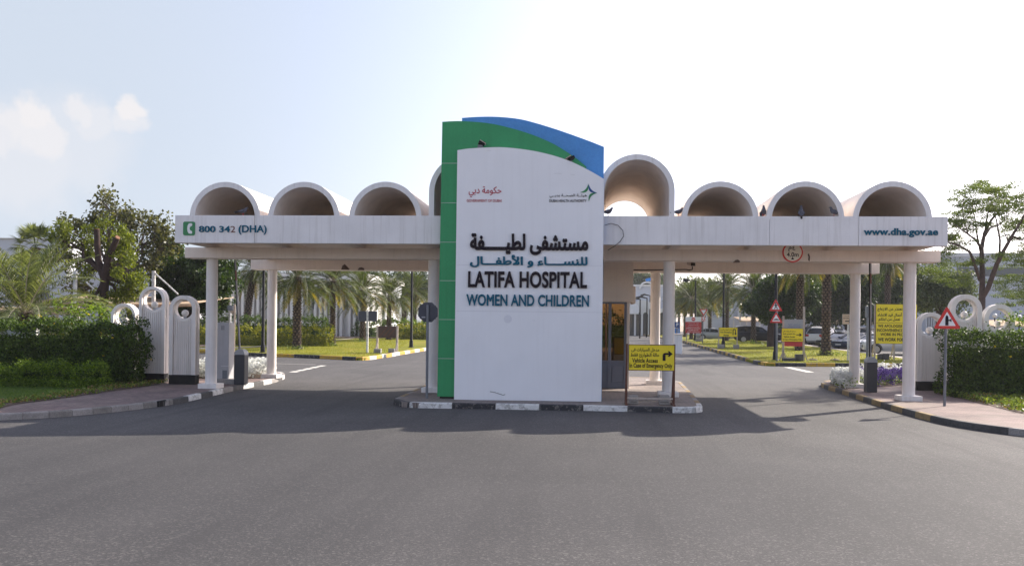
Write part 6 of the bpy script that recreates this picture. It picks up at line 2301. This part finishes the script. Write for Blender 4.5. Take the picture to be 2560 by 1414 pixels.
def car(label, p, rz, kind, paint):
    """x forward (front at +x), y left."""
    t = thing('parked_car', label, 'car', p, rz, 'cars in the right car park')
    if kind == 'suv':
        L, Wd = 4.7, 1.88
        st = [(2.35, .42, .72, .80), (2.28, .30, .92, .9), (2.0, .24, 1.0, .97), (1.2, .24, 1.08, 1), (.55, .24, 1.12, 1), (-.8, .24, 1.12, 1), (-1.8, .24, 1.14, .98), (-2.2, .32, 1.14, .93), (-2.35, .48, 1.05, .84)]
        gh = [(1.15, 1.08, 1.10), (.35, 1.11, 1.66), (.1, 1.11, 1.71), (-1.2, 1.12, 1.73), (-1.95, 1.13, 1.66), (-2.26, 1.14, 1.16)]
        wr, wxs = .37, (1.45, -1.4)
    else:
        L, Wd = 4.75, 1.82
        st = [(2.37, .4, .58, .78), (2.3, .26, .72, .88), (1.9, .2, .83, .96), (1.0, .2, .93, 1), (.4, .2, .95, 1), (-.9, .2, .98, 1), (-1.7, .2, 1.0, .98), (-2.2, .28, 1.0, .92), (-2.37, .42, .9, .82)]
        gh = [(1.05, .92, .94), (.1, .95, 1.38), (-.15, .95, 1.43), (-.9, .97, 1.43), (-1.35, .98, 1.34), (-1.95, 1.0, 1.03)]
        wr, wxs = .33, (1.45, -1.38)
    b = MB()
    w = Wd / 2
    rings = []
    for x, z0, z1, k in st:
        ww = w * k
        rings.append([(x, -ww * .9, z0), (x, -ww, z0 + .16), (x, -ww * 1.0, z0 + (z1 - z0) * .62), (x, -ww * .95, z1 - .03), (x, -ww * .84, z1), (x, ww * .84, z1), (x, ww * .95, z1 - .03), (x, ww, z0 + (z1 - z0) * .62), (x, ww, z0 + .16), (x, ww * .9, z0)])
    n = 10
    V = [v for r_ in rings for v in r_]
    Fc = []
    for i in range(len(rings) - 1):
        for j in range(n):
            Fc.append((i * n + j, i * n + (j + 1) % n, (i + 1) * n + (j + 1) % n, (i + 1) * n + j))
    Fc.append(tuple(range(n)))
    Fc.append(tuple(range((len(rings) - 1) * n, len(rings) * n)))
    b.add(V, Fc)
    # roof skin and pillars
    def ghp(x, zb, zt, side, f):
        wb, wt = w * .86, w * .66
        u = f
        return (x, side * (wb + (wt - wb) * u), zb + (zt - zb) * u)
    rf = []
    for i in range(1, len(gh) - 1):
        x, zb, zt = gh[i]
        rf.append([(x, -w * .67, zt - .05), (x, -w * .6, zt), (x, 0, zt + .025), (x, w * .6, zt), (x, w * .67, zt - .05)])
    V = [v for r_ in rf for v in r_] + [(v[0], v[1], v[2] - .04) for r_ in rf for v in r_]
    Fc = []
    m_ = len(rf) * 5
    for i in range(len(rf) - 1):
        for j in range(4):
            a = i * 5 + j
            Fc += [(a, a + 1, a + 6, a + 5), (m_ + a, m_ + a + 5, m_ + a + 6, m_ + a + 1)]
        Fc += [(i * 5, i * 5 + 5, m_ + i * 5 + 5, m_ + i * 5), (i * 5 + 4, m_ + i * 5 + 4, m_ + i * 5 + 9, i * 5 + 9)]
    Fc += [(0, m_, m_ + 1, 1), (1, m_ + 1, m_ + 2, 2), (2, m_ + 2, m_ + 3, 3), (3, m_ + 3, m_ + 4, 4)]
    e = (len(rf) - 1) * 5
    Fc += [(e, e + 1, m_ + e + 1, m_ + e), (e + 1, e + 2, m_ + e + 2, m_ + e + 1), (e + 2, e + 3, m_ + e + 3, m_ + e + 2), (e + 3, e + 4, m_ + e + 4, m_ + e + 3)]
    b.add(V, Fc)
    for s in (-1, 1):
        for (ax, az, atop), (bx, bz, btop), ww in ((gh[0], gh[1], .05), (gh[-1], gh[-2], .07)):
            p0, p1 = Vector((ax, s * w * .86, az)), Vector((bx, s * w * .665, btop - .03))
            b.obox((p0 + p1) / 2, (ww, 0, 0), (0, .025, 0), (p1 - p0) / 2)
        for px in ((gh[2][0] + gh[3][0]) / 2, gh[3][0] - .15):
            b.obox((px, s * w * .765, (1.0 + gh[2][2]) / 2 + .03), (.045, 0, 0), (0, .02, 0), (0, -s * w * .09, (gh[2][2] - 1.0) / 2))
    body = b.build('body', paint, t, local=True, smooth=38, bevel=.0)
    # glasshouse
    V, Fc = [], []
    for x, zb, zt in gh:
        V += [(x, -w * .855, zb - .02), (x, -w * .655, zt - .045), (x, w * .655, zt - .045), (x, w * .855, zb - .02)]
    for i in range(len(gh) - 1):
        for j in range(3):
            a = i * 4 + j
            Fc.append((a, a + 1, a + 5, a + 4))
    Fc += [(0, 1, 2, 3), tuple(range(len(V) - 4, len(V)))]
    MB().add(V, Fc).build('windows', 'carglass', t, local=True, smooth=30)
    for s in (-1, 1):
        for wx in wxs:
            b = MB().cyl((wx, s * (w - .2), wr), (wx, s * (w + .012), wr), wr, wr, 24)
            ty = b.build('wheel', 'tyre', t, local=True, smooth=40)
            b = MB().cyl((wx, s * (w + .01), wr), (wx, s * (w + .018), wr), wr * .68, wr * .66, 20)
            for k in range(5):
                a = 2 * PI * k / 5
                b.obox((wx + math.cos(a) * wr * .36, s * (w + .02), wr + math.sin(a) * wr * .36), (math.cos(a) * wr * .3, 0, math.sin(a) * wr * .3), (0, .006, 0), (-math.sin(a) * .03, 0, math.cos(a) * .03))
            b.build('rim', 'rim', ty, local=True)
            MB().tube([(wx + (wr + .045) * math.cos(R(a)), s * (w - .01), wr + (wr + .045) * math.sin(R(a))) for a in range(0, 181, 15)], .035, 6).build('wheel_arch', 'dark', body, local=True)
        zl = .72 if kind == 'suv' else .62
        MB().box(2.2, 2.3, s * w * .52 - .16, s * w * .52 + .22 * .9, zl + .06, zl + .2).build('headlight', 'headl', t, local=True, bevel=.02)
        zl = .92 if kind == 'suv' else .82
        MB().box(-2.36, -2.16, s * w * .72 - .16, s * w * .72 + .16, zl - .08, zl + .14).build('tail_light', 'tail', t, local=True, bevel=.02)
        MB().box(gh[0][0] - .25, gh[0][0] - .08, s * (w + .02) - .09, s * (w + .02) + .09, gh[0][1] + .02, gh[0][1] + .17).build('wing_mirror', paint, t, local=True, bevel=.02)
        MB().box(gh[1][0] - .6, gh[1][0] - .42, s * w * 1.0 - .012, s * w * 1.0 + .012, .82, .86).build('door_handle', 'rim', t, local=True)
        if kind == 'suv':
            MB().tube([(.1, s * w * .58, 1.72), (.0, s * w * .58, 1.77), (-1.6, s * w * .58, 1.76), (-1.75, s * w * .58, 1.7)], .02, 5).build('roof_rail', 'rim', t, local=True)
    MB().box(-2.395, -2.34, -.26, .26, .62, .73).build('number_plate', 'plate', t, local=True)
    MB().box(2.3, 2.395, -.26, .26, .4, .5).build('number_plate', 'plate', t, local=True)
    MB().box(2.24, 2.36, -.5, .5, .5, .66).build('grille', 'dark', t, local=True, bevel=.01)
    return t


def carp(px, Y):
    q_ = at(px, 800, Y)
    return Vector((q_.x, Y, terr(Y)))


car('black estate car parked side-on between the palms of the right lawn', carp(1893, 96), R(-6), 'suv', 'car_black')
car('silver car behind the nose of the side-on black car', carp(1885, 102), R(-4), 'suv', 'car_silver')
car('light grey car parked far left behind the yellow U-turn board', carp(1787, 112), R(-10), 'sedan', 'car_silver')
car('dark car parked beyond the light grey car on the left', carp(1838, 118), R(2), 'sedan', 'car_charcoal')
car('white hatch half hidden by the stacked notices, tail towards the lawn', carp(2016, 99), R(52), 'sedan', 'car_white')
car('black off-roader with red tail lights left of the thick palm', carp(2039, 94), R(50), 'suv', 'car_black')
car('white off-roader with bright red tail lights against the thick palm', carp(2064, 90), R(50), 'suv', 'car_white')
car('silver saloon with curved roof right of the thick palm', carp(2103, 92), R(55), 'sedan', 'car_silver')
car('black saloon nosing towards the lawn right of the thick palm', carp(2100, 82), R(-140), 'sedan', 'car_black')
car('dark blue saloon between the white pole and the right rear column', carp(2139, 79.5), R(-140), 'sedan', 'car_blue')
car('charcoal off-roader behind the grey edge-on sign', carp(2172, 86), R(55), 'suv', 'car_charcoal')
car('white car behind the lifting barrier of the right entrance', carp(2186, 78), R(-140), 'sedan', 'car_white')
car('pearl white off-roader with a big alloy wheel below the apology board', carp(2240, 71), R(168), 'suv', 'car_white')


car('black car in the back row left of the stacked notices', carp(1968, 106), R(50), 'suv', 'car_black')
car('dark blue car roof in the back row just right of the thick palm', carp(2088, 108), R(52), 'suv', 'car_blue')
car('charcoal car in the back row above the blue saloon', carp(2128, 105), R(52), 'sedan', 'car_charcoal')
car('black car in the back row beside the grey edge-on sign', carp(2162, 111), R(52), 'suv', 'car_black')


# ================================================================== PIGEONS
def pigeon(label, p, rz, pitch=0.0):
    t = thing('pigeon', label, 'pigeon', p, rz, 'pigeons on the canopy edge')
    t.rotation_euler = (0, 0, rz)
    c, s = math.cos(pitch), math.sin(pitch)
    sp = [(-.17, .11), (-.10, .115), (-.05, .12), (.0, .125), (.05, .14), (.085, .17), (.10, .20), (.115, .222), (.135, .225), (.15, .22)]
    rad = [.012, .028, .05, .062, .06, .045, .032, .03, .024, .008]
    pts = [(x * c - (z - .12) * s, 0, .12 + x * s + (z - .12) * c) for x, z in sp]
    MB().tube(pts, rad, 12).build('body', 'pigeon', t, local=True, smooth=70)
    MB().tube([(pts[0][0] + .05, 0, pts[0][2] + .0), (pts[0][0] - .06, 0, pts[0][2] - .02 - pitch * .06)], [.022, .028], 6).build('tail', 'cable', t, local=True)
    for sd_ in (-1, 1):
        MB().tube([(.04, sd_ * .045, pts[4][2] - .01), (-.04, sd_ * .058, pts[2][2] + .005), (-.15, sd_ * .022, pts[0][2] + .005)], [.02, .035, .006], 8).build('wing', 'pigeon', t, local=True, smooth=70)
        MB().tube([(.01, sd_ * .022, .075), (.012, sd_ * .022, .01), (.04, sd_ * .024, .004)], [.007, .005, .005], 5).build('leg', 'redsign', t, local=True)
    MB().cyl((pts[-1][0] - .005, 0, pts[-1][2]), (pts[-1][0] + .026, 0, pts[-1][2] - .01), .007, .002, 6).build('beak', 'cable', t, local=True)
    return t


def on_edge(px):
    return (at(px, 540, 25.09).x, 25.09, ZT)


pigeon('grey pigeon perched inside the leftmost vault facing right', on_edge(607), 0.1)
pigeon('dark pigeon at the edge of the tall sign under the tall vault', on_edge(1519), .2)
pigeon('dark pigeon crouched right of the tall vault', on_edge(1695), .3)
pigeon('upright pigeon in the gap between two right vaults', on_edge(1908), -1.3, .75)
pigeon('pigeon standing in the middle of the second right vault', on_edge(2003), 1.4, .7)
pigeon('grey pigeon facing left at the foot of the second right vault', on_edge(2086), 2.9, .2)


# ================================================================== DUSTY AIR
vm = bpy.data.materials.new('dusty_air')
vm.use_nodes = True
vt = vm.node_tree
vt.nodes.remove(vt.nodes['Principled BSDF'])
pv = vt.nodes.new('ShaderNodeVolumePrincipled')
pv.inputs['Color'].default_value = (.93, .95, 1, 1)
pv.inputs['Density'].default_value = .00026
pv.inputs['Anisotropy'].default_value = .2
vt.links.new(pv.outputs[0], vt.nodes['Material Output'].inputs['Volume'])
M['air'] = vm
tag(MB().box(-190, 190, -60, 262, -1.2, 14.5).build('haze', 'air'), kind='stuff')
